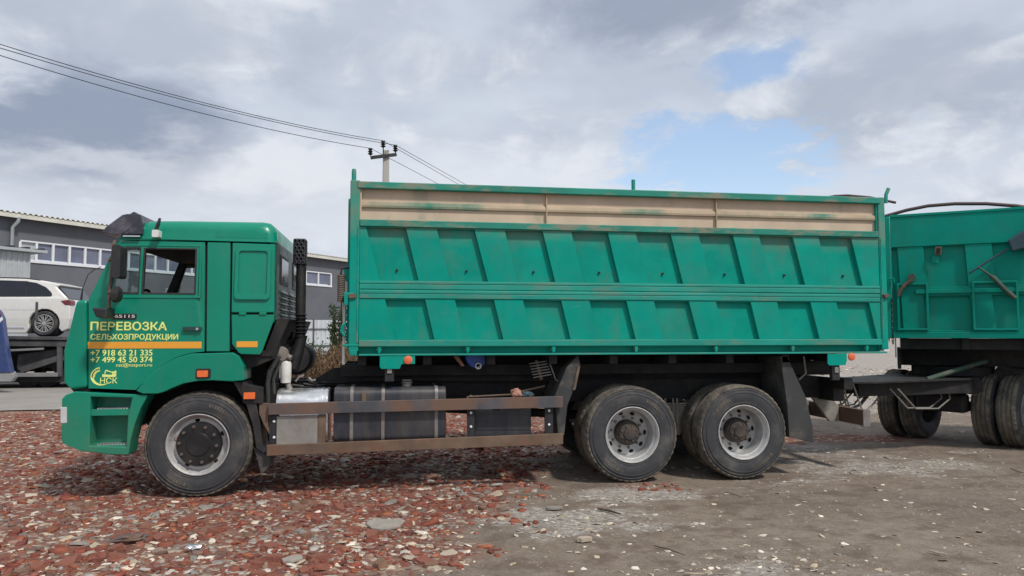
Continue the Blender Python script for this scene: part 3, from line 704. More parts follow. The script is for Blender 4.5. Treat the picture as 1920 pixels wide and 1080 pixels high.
for sd, fn in (('near', lean), ('far', leanf)):
    near = sd == 'near'
    obj('cab_side', plate(INNER, YN+.036, YN+.075, [grow(WIN_MAIN, .02), grow(WIN_Q, .02)], xf=fn), 'interior', truck)
    door = obj('door', plate(DOOR, YN, YN+.034, [WIN_MAIN, WIN_Q], xf=fn), 'cab_green', truck, bevel=.006, seg=3)
    if near: door['label'] = 'cab door with rolled-down window, yellow lettering and an amber reflective stripe'
    for w_, t_ in ((WIN_MAIN, .012), (WIN_Q, .014)):
        obj('window_seal', plate(grow(w_, .012), YN-.004, YN+.04, [grow(w_, -t_)], xf=fn), 'black_plastic', door, bevel=.003)
    # pressed frame round the side windows
    fr_o = q([(207, 556), (217, 500), (232, 457), (376, 459), (376, 559), (204, 559)])
    fr_i = q([(209, 555), (219, 500), (233, 460), (373, 462), (372, 555), (300, 555)])
    obj('window_frame', plate(fr_o, YN-.006, YN+.01, [fr_i], xf=fn), 'cab_green', door, bevel=.003)
    obj('quarter_glass', plate(WIN_Q, YN+.018, YN+.022, xf=fn), 'clear_glass', door)
    x0, z0 = S(344, 612, YN); x1, z1 = S(379, 622, YN)
    obj('door_handle_recess', plate(rrect(x0-.01, x1-.02, z1-.012, z0+.022, .02), YN-.002, YN+.01, xf=fn), 'cab_green', door, bevel=.004)
    obj('door_handle', plate(rrect(x0, x1, z1+.012, z0-.004, .012), YN-.03, YN-.004, xf=fn), 'handle_dark', door, bevel=.006, seg=3)
    bm = B(); lathe(bm, [(.016, -.036), (.012, -.042), (.001, -.042)], 12, S(371, 617, YN)[0], YN, S(371, 617, YN)[1]);
    if near: obj('door_lock', bm, 'aluminium', door)
    else: bm.free()
    obj('quarter_panel', plate(QUARTER, YN, YN+.034, xf=fn), 'cab_green', truck, bevel=.006, seg=3)
    lk = obj('sleeper_panel', plate(LOCK_UP, YN, YN+.034, xf=fn), 'cab_green', truck, bevel=.008, seg=3)
    a = S(441, 464, YN); b_ = S(506, 562, YN)
    obj('pressed_frame', plate(rrect(a[0], b_[0], b_[1], a[1], .045), YN-.016, YN+.01, [rrect(a[0]+.035, b_[0]-.035, b_[1]+.045, a[1]-.03, .03)], xf=fn), 'cab_green', lk, bevel=.012, seg=4)
    lc = obj('locker_door', plate(LOCK_DN, YN, YN+.034, xf=fn), 'cab_green', truck, bevel=.006, seg=3)
    for px in (455, 493):
        c_ = S(px, 588, YN); obj('hinge', nbox(c_[0]-.035, c_[0]+.035, (YN-.012) if near else 2*YC-YN-.01, (YN+.01) if near else 2*YC-YN+.012, c_[1]-.014, c_[1]+.014), 'cab_green', lc, bevel=.004)
    a = S(444, 640, YN); b_ = S(483, 651, YN)
    if near: obj('reflector', plate([(a[0], b_[1]), (b_[0], b_[1]), (b_[0], a[1]), (a[0], a[1])], YN-.004, YN+.004), 'reflector', lc)
    # wheel arch and step unit
    FEN = q([(257, 733), (276, 709), (302, 687), (331, 671), (358, 663), (437, 661), (449, 668), (458, 687), (458, 713), (437, 715), (400, 713), (373, 714), (345, 719), (325, 727), (308, 735), (296, 738), (270, 738)])
    fd = obj('wheel_arch', plate(FEN, YN-.03, YN+.40, xf=fn), 'cab_green', truck, bevel=.014, seg=3)
    a = S(371, 693, YN); b_ = S(394, 707, YN)
    yy = YN-.03
    if near:
        obj('lamp_bezel', plate(rrect(a[0]-.012, b_[0]+.012, b_[1]-.012, a[1]+.012, .012), yy-.006, yy+.01), 'black_plastic', fd, bevel=.003)
        obj('side_marker', plate(rrect(a[0]+.004, b_[0]-.012, b_[1]+.004, a[1]-.008, .01), yy-.02, yy), 'orange_lens', fd, bevel=.006)
    BUM = q([(116, 748), (124, 740), (141, 734), (278, 741), (264, 766), (252, 798), (245, 826), (241, 853), (206, 852), (153, 846), (120, 833), (115, 826)])
    HOLE = q([(170, 744), (248, 746), (240, 780), (237, 838), (168, 836)])
    su = obj('step_unit', plate(BUM, YN-.005, YN+.26, [HOLE], xf=fn), 'cab_green', truck, bevel=.014, seg=3)
    obj('step_back', plate(q([(160, 742), (252, 744), (240, 845), (160, 842)]), YN+.19, YN+.27, xf=fn), 'cab_green', su)
    for pz, pb in ((766, 775), (834, 843)):
        a = S(171, pz, YN); b_ = S(243, pb, YN)
        st = obj('step', plate(rrect(a[0]-.01, b_[0]-.01, b_[1]-.02, a[1]-.012, .01), YN+.02, YN+.24, xf=fn), 'cab_green', su, bevel=.008)
        bm = B()
        for i in range(11):
            xx = a[0]+.05+i*(b_[0]-a[0]-.09)/10
            for jy in range(6):
                yy_ = YN+.04+jy*.03; yy_ = yy_ if near else 2*YC-yy_-.02
                box(bm, xx-.008, xx+.008, yy_, yy_+.02, a[1]-.014, a[1]-.001)
        obj('step_tread', bm, 'aluminium', su)
    hl = q([(115, 763), (126, 763), (126, 793), (115, 794)])
    obj('headlight', plate([(hl[0][0]-.006, hl[0][1]), hl[1], hl[2], (hl[3][0]-.006, hl[3][1])], YN-.008, YN+.42, xf=fn), 'lens_clear', su, bevel=.006)
# lettering on the near door
def letters(s, x0, x1, y0, y1, m='letter_yellow', bold=.026, parent=None):
    a = S(x0, y0, YN); b_ = S(x1, y1, YN)
    return obj('lettering', text_mesh(s, a[0], b_[0], b_[1], a[1], YN-.001, bold), m, parent or near_door)
near_door = [o for o in truck.children if o.name == 'door'][0]
letters('ПЕРЕВОЗКА', 170, 313, 603, 620); letters('СЕЛЬХОЗПРОДУКЦИИ', 170, 334, 626, 639)
letters('+7 918 63 21 335', 170, 286, 656, 667); letters('+7 499 45 50 374', 170, 286, 669, 679.5); letters('nst@nstport.ru', 218, 285, 681, 689, bold=.012)
letters('НСК', 188, 220, 708, 719, bold=.01)
a = S(165, 641, YN); b_ = S(378, 653, YN)
obj('reflective_stripe', plate([(a[0], b_[1]), (b_[0], b_[1]), (b_[0], a[1]), (a[0], a[1])], YN-.003, YN+.003), 'reflector', near_door)
# emblem: crescent, wheat ear, ship
c_ = S(190, 705.5, YN); u_ = S(191, 705.5, YN)[0]-c_[0]
bm = B(); outer = [(c_[0]+20*u_*math.cos(t), c_[1]+18.5*u_*math.sin(t)) for t in np.linspace(R(100), R(310), 28)]
inner = [(c_[0]+u_*3+17.5*u_*math.cos(t), c_[1]-u_*.5+15.5*u_*math.sin(t)) for t in np.linspace(R(310), R(112), 28)]
plate(outer+inner, YN-.0025, YN+.002, bm=bm)
for i in range(6):
    t = R(112+i*14); px, pz = c_[0]+15*u_*math.cos(t), c_[1]+13.5*u_*math.sin(t)
    for dd in (-1, 1): plate(circ(0, 8, px+dd*1.8*u_*math.cos(t), pz+dd*1.8*u_*math.sin(t), rx=1.2*u_, rz=2.5*u_, ang=t+dd*.5), YN-.0025, YN+.002, bm=bm)
def em(pts): plate([(c_[0]+x*u_, c_[1]+z*u_) for x, z in pts], YN-.0025, YN+.002, bm=bm)
em([(2, -1.5), (27, -1.5), (28.5, 4.5), (20, 4.5), (20, 2.5), (2, 4.0)]); em([(20, 5.2), (28, 5.2), (28, 11), (25, 11), (25, 9), (20, 9.5)]); em([(7, 11.5), (9, 13), (20, 8.5), (19, 7), (9, 10.6), (7.5, 5), (5.5, 5)])
obj('emblem', bm, 'letter_yellow', near_door)
a = S(210, 588, YN); b_ = S(256, 598.5, YN)
bd = obj('badge', plate(rrect(a[0], b_[0], b_[1], a[1], .008), YN-.008, YN+.004), 'black_plastic', near_door)
obj('badge_lettering', text_mesh('65115', S(214, 0, YN)[0], S(252.5, 0, YN)[0], S(0, 596, YN)[1]-.0+0*b_[1], S(0, 590.3, YN)[1], YN-.009, .01), 'badge_white', near_door)
for o_ in [o for o in near_door.children if o.name.startswith('badge_lettering')]:
    me = o_.data; zz = [v.co.z for v in me.vertices]; lo, hi = min(zz), max(zz); z0_, z1_ = S(233, 595.8, YN)[1], S(233, 590.2, YN)[1]; xs_ = [v.co.x for v in me.vertices]; xl, xh = min(xs_), max(xs_); X0, X1 = S(215.5, 593, YN)[0], S(253.5, 593, YN)[0]
    for v in me.vertices: v.co.z = z0_+(v.co.z-lo)/(hi-lo)*(z1_-z0_); v.co.x = X0+(v.co.x-xl)/(xh-xl)*(X1-X0)

# front, roof, rear of the cab
def wide(pts, inset=0.0): return plate(pts, YN+inset, YF-inset, xf=lean)
obj('front_panel', wide(q([(119, 657), (131, 612), (143, 563), (163, 562), (163, 727), (134, 731), (126, 724), (119, 716)])), 'cab_green', truck, bevel=.03, seg=4)
obj('lower_grille', wide(q([(128, 728), (165, 728), (165, 742), (140, 742)]), .05), 'chassis_black', truck)
obj('front_bumper', plate(q([(118, 748), (141, 735), (150, 735), (150, 843), (118, 832)]), YN+.26, YF-.26), 'cab_green', truck, bevel=.01)
g0 = q([(168, 566), (221, 452)]); obj('windscreen', plate([(g0[0][0]-.01, g0[0][1]), (g0[0][0]+.004, g0[0][1]), (g0[1][0]+.004, g0[1][1]), (g0[1][0]-.01, g0[1][1])], YN+.06, YF-.06, xf=lean), 'clear_glass', truck)
RP = q([(216, 449), (222, 440), (238, 425), (262, 413), (285, 410), (330, 410), (490, 412.5), (503, 415), (511, 422), (515, 433), (516, 451)])
zs_, zt_ = RP[-1][1], RP[4][1]; xm_ = -1.9; RR = .11; bm = B(); rings = []
def roof_ring(y, ins): return [bm.verts.new(lean(x-(ins*.9*max(0.0, (x-xm_)/(RP[-1][0]-xm_)) if x > xm_ else 0), y, z-ins*min(1.0, max(0.0, (z-zs_)/(zt_-zs_))*1.25))) for x, z in RP]
lay = [(YN-.002+RR*(1-math.cos(t)), RR*(1-math.sin(t))) for t in np.linspace(0, math.pi/2, 7)]
for y, ins in lay: rings.append(roof_ring(y, ins))
for y, ins in reversed(lay): rings.append(roof_ring(2*YC-y, ins))
for a, b_ in zip(rings, rings[1:]):
    for i in range(len(RP)): bm.faces.new((a[i], a[(i+1) % len(RP)], b_[(i+1) % len(RP)], b_[i]))
bm.faces.new(rings[0]); bm.faces.new(list(reversed(rings[-1])))
roof = obj('cab_roof', bm, 'cab_green', truck, smooth_=True)
obj('drip_rail', plate(q([(222, 446), (517, 454), (517, 451.5), (222, 443.5)]), YN-.008, YN+.03, xf=lean), 'cab_green', roof, bevel=.003)
obj('roof_panel_seam', plate(q([(402, 433), (500, 435), (500, 446), (402, 444)]), YN-.004, YN+.02, xf=lean), 'cab_green', roof, bevel=.003)
XR = S(515, 520, YN)[0]
def rear(y0, y1, z0, z1, x0=0.0, x1=.02): return nbox(XR+x0, XR+x1, y0, y1, z0, z1)
rw = obj('rear_wall', nbox(XR-.06, XR-.005, YN+.08, YF-.08, 1.78, 2.62), 'cab_green', truck)
mat('rear_panel', (0.045, 0.065, 0.060), 0.4, var=0.2, dirt=(0.12, 0.12, 0.11), amt=0.4)
obj('rear_skin', nbox(XR-.004, XR+.012, YN+.09, YF-.09, 1.80, 2.63), 'rear_panel', rw, bevel=.005)
for y0 in (8.38, 9.40):
    obj('rear_window', nbox(XR+.012, XR+.022, y0, y0+.62, 2.20, 2.52), 'black_plastic', rw, bevel=.006); obj('rear_glass', nbox(XR+.02, XR+.026, y0+.05, y0+.57, 2.24, 2.48), 'glass_dark', rw)
for i in range(5):
    z = 1.86+i*.062
    for y0 in (8.42, 9.05, 9.68): obj('louvre', plate([(XR+.012, z), (XR+.045, z-.012), (XR+.047, z-.006), (XR+.012, z+.034)], y0, y0+.52), 'rear_panel', rw)
obj('cab_floor', plate(q([(166, 726), (255, 728), (300, 690), (345, 668), (510, 668), (510, 658), (345, 658), (300, 676), (250, 718), (166, 716)]), YN+.08, YF-.08), 'chassis_black', truck)
obj('cab_underside', plate(q([(436, 662), (490, 668), (517, 598), (540, 598), (522, 640), (512, 672), (470, 690), (455, 690)]), YN+.1, YF-.1), 'chassis_black', truck)
obj('dashboard', plate(q([(168, 566), (196, 556), (222, 560), (230, 600), (168, 640)]), YN+.1, YF-.1), 'interior', truck, bevel=.02)
obj('interior_lining', plate(q([(420, 456), (440, 456), (440, 650), (420, 650)]), YN+.08, YF-.08, [q([(424, 470), (436, 470), (436, 480), (424, 480)])]), 'interior', truck)
obj('headliner', plate(q([(226, 451), (430, 455), (430, 462), (226, 458)]), YN+.12, YF-.12), 'interior', truck)
for y0 in (8.32, 9.62):
    st = obj('seat', plate(q([(330, 600), (400, 600), (400, 640), (330, 640)]), y0, y0+.5), 'seat_grey', truck, bevel=.03)
    if y0 > 9: obj('seat_back', plate(q([(398, 610), (416, 610), (414, 500), (402, 500)]), y0, y0+.5), 'seat_grey', st, bevel=.03)
    else: obj('seat_back', plate(q([(398, 610), (416, 610), (414, 520), (402, 520)]), y0, y0+.46), 'seat_grey', st, bevel=.03)
bm = B(); cx_, cz_ = S(258, 556, 8.6); ring = [(cx_+.20*math.cos(t)*.45, 8.62+.22*math.sin(t), cz_-.03+.20*math.cos(t)*.5) for t in np.linspace(0, 2*math.pi, 25)]; tube(bm, ring, .016, 6, cap=False); tube(bm, [(cx_, 8.62, cz_-.03), (cx_-.18, 8.62, cz_-.3)], .03, 6)
obj('steering_wheel', bm, 'interior', truck)
# smoked visor above the windscreen
VIS = q([(189, 436), (197, 425), (219, 408), (227, 402), (236, 400), (262, 401), (266, 420), (266, 439), (240, 439), (214, 440)])
vi = obj('sun_visor', plate(VIS, YN-.045, YF+.045, xf=lean), 'visor_smoke', truck, bevel=.012, seg=3)
obj('visor_crest', plate(q([(226, 402), (233, 395), (240, 391), (246, 395), (251, 401)]), YN+.1, YF-.1, xf=lean), 'visor_smoke', vi, bevel=.01)
obj('visor_clip', plate(q([(230, 441), (262, 441.5), (262, 444), (230, 443.5)]), YN-.05, YN-.01, xf=lean), 'aluminium', vi)
vr = q([(241, 428), (224, 440)]); obj('visor_rib', plate([(vr[0][0]-.008, vr[0][1]), (vr[0][0]+.008, vr[0][1]), (vr[1][0]+.008, vr[1][1]), (vr[1][0]-.008, vr[1][1])], YN-.052, YN-.03, xf=lean), 'visor_smoke', vi)
for i, y in enumerate((8.75, 9.3, 9.85)):
    c1 = S(283, 407, YN); obj('roof_marker_lamp', plate(rrect(c1[0]-.05, c1[0]+.05, c1[1]-.02, c1[1]+.04, .02), y, y+.09), 'orange_lens', roof, bevel=.01)
# aerials
bm = B(); a = S(152, 562, 8.25); tube(bm, [(a[0], 8.25, a[1]-.02), (S(155, 540, 8.25)[0], 8.25, S(155, 540, 8.25)[1])], [.013, .006], 6); p1, p2, p3 = S(155, 540, 8.25), S(165, 515, 8.25), S(190, 500, 8.25)
tube(bm, [(p1[0], 8.25, p1[1]), (p2[0], 8.25, p2[1]), (S(176, 506, 8.25)[0], 8.25, S(176, 506, 8.25)[1]), (p3[0], 8.25, p3[1])], .004, 5); obj('front_aerial', bm, 'black_plastic', truck)
a = S(286, 431, YN-.04); b_ = S(298, 445, YN-.04)
ra = obj('aerial_mount', plate(rrect(a[0], b_[0], b_[1], a[1], .012), YN-.06, YN+.08), 'white_plastic', roof, bevel=.008)
bm = B(); p = [S(x, y, YN-.03) for x, y in ((292, 433), (297, 420), (300, 409))]; tube(bm, [(p[0][0], YN-.03, p[0][1]), (p[1][0], YN-.03, p[1][1]), (p[2][0], YN-.03, p[2][1])], [.017, .02, .012], 7)
obj('roof_aerial', bm, 'black_plastic', roof)
bm = B(); p = [S(x, y, YN-.03) for x, y in ((300, 409), (312, 372), (332, 338))]; tube(bm, [(x_, YN-.03, z_) for x_, z_ in p], .0009, 4); bm.free()
# mirrors stand off the near door
YM = 7.86
def mp(px, py, Y=YM): x, z = S(px, py, Y); return (x, Y, z)
mi = obj('mirror', plate(rrect(S(213, 0, YM)[0]*0+S(213.5, 490, YM)[0], S(230, 490, YM)[0], S(221, 522, YM)[1], S(221, 460, YM)[1], .03), YM-.07, YM+.13), 'black_plastic', truck, bevel=.03, seg=3)
bm = B(); tube(bm, [(S(214, 452, YN)[0], YN+.02, S(214, 452, YN)[1]), mp(213, 458), mp(211, 490), mp(208, 520), mp(205, 548), mp(204, 575), (S(206, 580, YN)[0], YN, S(206, 580, YN)[1])], .016, 8); tube(bm, [mp(204, 487), mp(214, 487)], .022, 6)
obj('mirror_arm', bm, 'rust_lever', mi, smooth_=True)
bm = B(); cm = S(218, 552, YM); lathe(bm, [(.005, -.05), (.06, -.045), (.082, -.015), (.082, .03), (.04, .07), (.005, .08)], 18, 0, 0, 0)
for v in bm.verts: v.co = Vector((cm[0]+v.co.x*.62, YM+v.co.y*1.3, cm[1]+v.co.z))
obj('round_mirror', bm, 'black_plastic', mi, smooth_=True)
bm = B(); tube(bm, [mp(204, 548), mp(214, 550)], .026, 7); obj('mirror_clamp', bm, 'rust_lever', mi)
kb = [S(px, py, YM) for px, py in ((179.5, 577), (208, 579), (207, 596), (201, 598), (186, 594))]
obj('kerb_mirror', plate(kb, YM-.1, YM+.12), 'black_plastic', mi, bevel=.015)
fm = [S(px, py, YF+.2) for px, py in ((312, 541), (334, 540), (334, 553), (312, 553))]; obj('far_mirror', plate(fm, YF+.15, YF+.25), 'aluminium', truck, bevel=.01)

# ---- behind the cab: air intake stack, filter housing, reservoirs
YS = 8.72
def sp(px, py, Y=YS): x, z = S(px, py, Y); return x, z
def column(name, px0, px1, py0, py1, m, n=16, Y=YS, **k_):
    x0, z1 = sp(px0, py0, Y); x1, z0 = sp(px1, py1, Y); bm = B(); lathe(bm, [((x1-x0)/2, z0), ((x1-x0)/2, z1)], n, (x0+x1)/2, Y, 0, 'Z'); return obj(name, bm, m, truck, smooth_=True, **k_)
x0, z1 = sp(551, 448); x1, z0 = sp(574.5, 497)
snk = obj('air_intake', nbox(x0, x1, YS-.07, YS+.10, z0, z1), 'black_plastic', truck, bevel=.02, seg=3)
ho = B(); lathe(ho, [(.011, 0), (.013, -.006), (.004, -.0065)], 8); bmesh.ops.recalc_face_normals(ho, faces=ho.faces); hm = bpy.data.meshes.new('intake_opening'); ho.to_mesh(hm); ho.free(); hm.materials.append(M['dark_gap'])
hb = B(); lathe(hb, [(.020, .002), (.020, -.006), (.014, -.008), (.013, .0)], 10); hbm = bpy.data.meshes.new('intake_boss'); bmesh.ops.recalc_face_normals(hb, faces=hb.faces); hb.to_mesh(hbm); hb.free(); hbm.materials.append(M['visor_smoke'])
for r_ in range(7):
    for c0 in range(3):
        if r_ % 2 and c0 == 2: continue
        xx = x0+(x1-x0)*(.2+.3*c0+(.15 if r_ % 2 else 0)); zz = z0+(z1-z0)*(.09+.137*r_)
        o = bpy.data.objects.new('intake_boss', hbm); COL.objects.link(o); o.location = (xx, YS-.07, zz); attach(o, snk)
column('intake_pipe', 555.5, 573, 495, 592, 'black_plastic')
cx_ = sp(564, 600)[0]; z0 = sp(564, 632)[1]; z1 = sp(564, 588)[1]; bm = B(); prof = []
for i in range(7):
    zz = z1-(z1-z0)*i/6.5; prof += [(.052, zz), (.078, zz-(z1-z0)*.045), (.052, zz-(z1-z0)*.09)]
lathe(bm, prof, 20, cx_, YS, 0, 'Z'); obj('intake_bellows', bm, 'black_plastic', truck, smooth_=False)
bm = B(); pts = [sp(565, 628), sp(562, 645), sp(556, 662), sp(548, 690)]; tube(bm, [(x_, YS, z_) for x_, z_ in pts], [.07, .062, .075, .075], 14); obj('intake_elbow', bm, 'black_plastic', truck, smooth_=True)
bm = B(); c1 = sp(556, 672, 8.8); lathe(bm, [(.01, -.22), (.15, -.2), (.175, -.14), (.175, .35), (.1, .4)], 24, c1[0], 8.95, c1[1], 'Y'); obj('air_filter_housing', bm, 'black_plastic', truck, smooth_=True)
bm = B(); ring = [(c1[0]+.178*math.cos(t), 8.80, c1[1]+.178*math.sin(t)) for t in np.linspace(0, 2*math.pi, 25)]; tube(bm, ring, .012, 6, cap=False); obj('filter_clamp', bm, 'dark_iron', truck)
bm = B()
for i, (a, b_, rr_) in enumerate((((500, 640), (548, 625), .05), ((505, 660), (552, 640), .05), ((510, 690), (545, 655), .06))):
    p, r2 = sp(*a, 8.95), sp(*b_, 8.95); tube(bm, [(p[0], 8.95, p[1]), ((p[0]+r2[0])/2, 8.9, (p[1]+r2[1])/2+.05), (r2[0], 8.95, r2[1])], rr_, 10)
obj('coolant_hoses', bm, 'black_plastic', truck, smooth_=True)
YR = 8.42
x0, z1 = S(525.5, 676, YR); x1, z0 = S(546.5, 718, YR); bm = B(); lathe(bm, [(.02, z0), (.053, z0+.003), (.056, z0+.02), (.056, z0+.045), (.058, z0+.05), (.058, z1-.03), (.045, z1-.008), (.02, z1)], 20, (x0+x1)/2, YR, 0, 'Z')
obj('white_reservoir', bm, 'white_plastic', truck, smooth_=True)
bm = B(); p = [S(*v, YR) for v in ((540, 719), (543, 728), (546, 742))]; tube(bm, [(x_, YR, z_) for x_, z_ in p], [.028, .032, .05], 10); obj('reservoir_neck', bm, 'dull_steel', truck)
bm = B(); c1 = S(527, 664, YR); lathe(bm, [(.01, -.06), (.075, -.05), (.085, 0), (.07, .06), (.01, .07)], 16, c1[0], YR, c1[1], 'Y'); c1 = S(538, 668, YR); tube(bm, [(c1[0]-.05, YR, c1[1]+.03), (c1[0]+.05, YR-.03, c1[1]-.02)], .03, 8); obj('valve_block', bm, 'leaf_steel', truck)
bm = B(); p = [S(*v, 8.2) for v in ((520, 668), (503, 697), (499, 720), (500, 760), (503, 790))]; tube(bm, [(x_, 8.3, z_) for x_, z_ in p], [.03, .028, .024, .022, .022], 8); p = [S(*v, 8.25) for v in ((524, 676), (510, 712), (512, 740))]; tube(bm, [(x_, 8.34, z_) for x_, z_ in p], .018, 7); obj('air_hose', bm, 'rubber_flap', truck, smooth_=True)
bm = B(); rd = random.Random(5)
for i in range(7):
    p = S(548+i*7, 712+rd.uniform(0, 16), 8.7); p2_ = S(590+i*9, 725+rd.uniform(-5, 12), 8.8); tube(bm, [(p[0], 8.7, p[1]), ((p[0]+p2_[0])/2, 8.7, (p[1]+p2_[1])/2+rd.uniform(-.06, .04)), (p2_[0], 8.8, p2_[1])], rd.uniform(.008, .016), 5)
obj('cable_bundle', bm, 'black_plastic', truck)
bm = B(); p = [S(*v, 8.6) for v in ((554, 715), (560, 707), (570, 703))]; tube(bm, [(x_, 8.6, z_) for x_, z_ in p], .012, 6); p = [S(*v, 8.6) for v in ((579, 708), (584, 713), (592, 712))]; tube(bm, [(x_, 8.6, z_) for x_, z_ in p], .014, 6); obj('pale_coupling', bm, 'strap_steel', truck)

# ---- side guard rails and the boxes behind them
YB = 8.08
def bar(name, pts, y0, y1, m, bev=.004): return obj(name, plate(PL(pts, y0), y0, y1), m, truck, bevel=bev)
bar('guard_rail', [(503, 757), (1056, 743), (1056, 764), (503, 778)], YB, YB+.05, 'dark_bar')
bar('guard_rail', [(500, 835), (1056, 813), (1056, 833), (500, 855)], YB, YB+.05, 'rust_bar')
bolt = nut_mesh(.015, .012); bolt.name = 'bracket_bolt'; bolt.materials.clear(); bolt.materials.append(M['badge_white'])
for (l, r_, t, b_, bs) in ((505, 523, 776, 838, (790, 820)), (876, 890, 766, 822, (774, 800)), (1022, 1037, 763, 815, (770, 796))):
    br = bar('rail_bracket', [(l, t), (r_, t-.3), (r_, b_), (l, b_+.3)], YB+.052, YB+.09, 'dark_iron')
    for by in bs:
        o = bpy.data.objects.new('bracket_bolt', bolt); COL.objects.link(o); c1 = S((l+r_)/2, by, YB+.05); o.location = (c1[0], YB+.052, c1[1]); attach(o, br)
    bm = B()
    for i in range(9): c1 = S(l+4, t+6+i*(b_-t-8)/9, YB+.05); lathe(bm, [(.004, -.001), (.007, -.0008)], 8, c1[0], YB+.051, c1[1])
    obj('bracket_holes', bm, 'dark_gap', br)
bar('rail_end_bracket', [(486, 756), (503, 756), (503, 800), (512, 812), (505, 815), (494, 795), (486, 776)], YB+.055, YB+.1, 'rust_bar')
for px in (640, 930):
    x_, z_ = S(px, 765, YB); obj('rail_arm', nbox(x_, x_+.06, YB+.055, 8.86, z_-.03, z_+.03), 'chassis_black', truck)
# aluminium tank: rounded box with end seams
def round_tank(px0, px1, py0, py1, y0, depth, r, m, name, rb=.05):
    x0, z1 = S(px0, (py0), y0); x1, z0 = S(px1, py1, y0); sec = rrect(y0, y0+depth, z0, z1, r, 8)
    sec = [(a, max(b_, z0) if True else b_) for a, b_ in sec]
    bm = B(); rings = [[bm.verts.new((xx, a, b_)) for a, b_ in sec] for xx in (x0, x1)]; n = len(sec)
    for i in range(n): bm.faces.new((rings[0][i], rings[0][(i+1) % n], rings[1][(i+1) % n], rings[1][i]))
    bm.faces.new(rings[0]); bm.faces.new(list(reversed(rings[1])))
    o = obj(name, bm, m, truck, bevel=.008, smooth_=True); return o, x0, x1, z0, z1, sec
tk, x0, x1, z0, z1, sec = round_tank(517, 614, 733, 834, 8.15, .55, .16, 'aluminium', 'aluminium_tank')
def strap(x, sec_, w_, m, parent, name='tank_strap', g_=.006, cl=(0, 99)):
    cy = sum(a for a, b_ in sec_)/len(sec_); cz = sum(b_ for a, b_ in sec_)/len(sec_); bm = B(); rr_ = []
    for dx, gg in ((0, -.004), (0, g_), (w_, g_), (w_, -.004)):
        rr_.append([bm.verts.new((x+dx, a+(gg if a > cy else -gg), b_+(gg if b_ > cz else -gg))) for a, b_ in sec_])
    n = len(sec_)
    for j in range(4):
        for i in range(n): bm.faces.new((rr_[j][i], rr_[j][(i+1) % n], rr_[(j+1) % 4][(i+1) % n], rr_[(j+1) % 4][i]))
    return obj(name, bm, m, parent, smooth_=True)
strap(x0+.01, sec, .03, 'aluminium', tk, 'tank_seam'); strap(x1-.09, sec, .03, 'aluminium', tk, 'tank_seam'); strap(x1-.035, sec, .02, 'aluminium', tk, 'tank_seam')
obj('heat_shield', nbox(x0+.02, x1-.10, 8.115, 8.14, z0+.01, z0+.31), 'dull_steel', tk, bevel=.004); obj('shield_edge', nbox(x1-.095, x1-.02, 8.11, 8.15, z0, z0+.32), 'rust_bar', tk, bevel=.003)
tk, x0, x1, z0, z1, sec = round_tank(626, 836, 728, 828, 8.15, .62, .085, 'tank_grey', 'fuel_tank')
for px, m in ((656, 'strap_steel'), (715, 'strap_steel'), (815, 'strap_steel')): strap(S(px, 780, 8.15)[0], sec, .035, m, tk)
c1 = S(763, 727, 8.3); bm = B(); lathe(bm, [(.055, z1-.01), (.055, z1+.03), (.06, z1+.034), (.06, z1+.05), (.045, z1+.056), (.01, z1+.056)], 18, c1[0], 8.36, 0, 'Z'); cap = obj('filler_cap', bm, 'strap_steel', tk, smooth_=True)
obj('cap_lever', nbox(c1[0]-.05, c1[0]+.05, 8.345, 8.375, z1+.056, z1+.072), 'strap_steel', tk, bevel=.004)
c1 = S(682, 780, 8.14); obj('tank_stain_plate', plate(PL([(678, 737), (687, 737), (686, 757), (679, 757)], 8.14), 8.138, 8.15), 'rust_lever', tk)
bx_ = bar('battery_box', [(889, 766), (996, 764), (996, 816), (889, 818)], 8.22, 8.62, 'tank_grey', .01)
for yy_ in (778, 790, 803): obj('box_rib', plate(PL([(893, yy_), (992, yy_-.5), (992, yy_+2), (893, yy_+2.5)], 8.215), 8.212, 8.225), 'tank_grey', bx_)
bm = B()
for px0, py0, px1, py1 in ((880, 744, 960, 740), (960, 738, 1022, 724), (875, 746, 885, 742)):
    a = S(px0, py0, 8.35); b_ = S(px1, py1, 8.35); tube(bm, [(a[0], 8.35, a[1]), (b_[0], 8.37, b_[1])], .012, 6)
obj('brake_line', bm, 'rust_lever', truck)

# ---- mud flaps and guards
bm = B()
def flap(name, px, y0, y1, m='rubber_flap', th=None, bev=.006): return obj(name, plate(PL(px, y0), y0, y1), m, truck, bevel=bev)
flap('front_mud_guard', [(437, 716), (457, 716), (478, 745), (487, 790), (492, 836), (497, 852), (480, 840), (474, 800), (462, 760), (448, 735)], YN+.03, YN+.40, 'black_plastic')
flap('front_mud_flap', [(474, 838), (512, 852), (504, 876), (489, 891), (482, 860)], YN+.06, YN+.34)
obj('guard_lamp_plate', plate(PL([(448, 718), (492, 727), (492, 757), (455, 757)], YN), YN+.02, YN+.1), 'chassis_black', truck, bevel=.006)
a = S(457, 736, YN); b_ = S(478, 748, YN); obj('side_marker', plate(rrect(a[0], b_[0], b_[1], a[1], .006), YN-.005, YN+.03), 'orange_lens', truck, bevel=.005)
def hung_flap(name, top0, top1, bot0, bot1, y0, y1, m='rubber_flap'):
    bm = B(); n = 9
    for k_ in range(n+1):
        t = k_/n; a = [u_*(1-t)+v_*t for u_, v_ in zip(top0, bot0)]; b2 = [u_*(1-t)+v_*t for u_, v_ in zip(top1, bot1)]
    pts = [top0, top1, bot1, bot0]; return flap(name, pts, y0, y1, m)
flap('rear_mud_guard', [(1062, 690), (1084, 666), (1088, 682), (1076, 730), (1064, 760), (1058, 815), (1048, 828), (1044, 790), (1040, 744)], 8.16, 8.74)
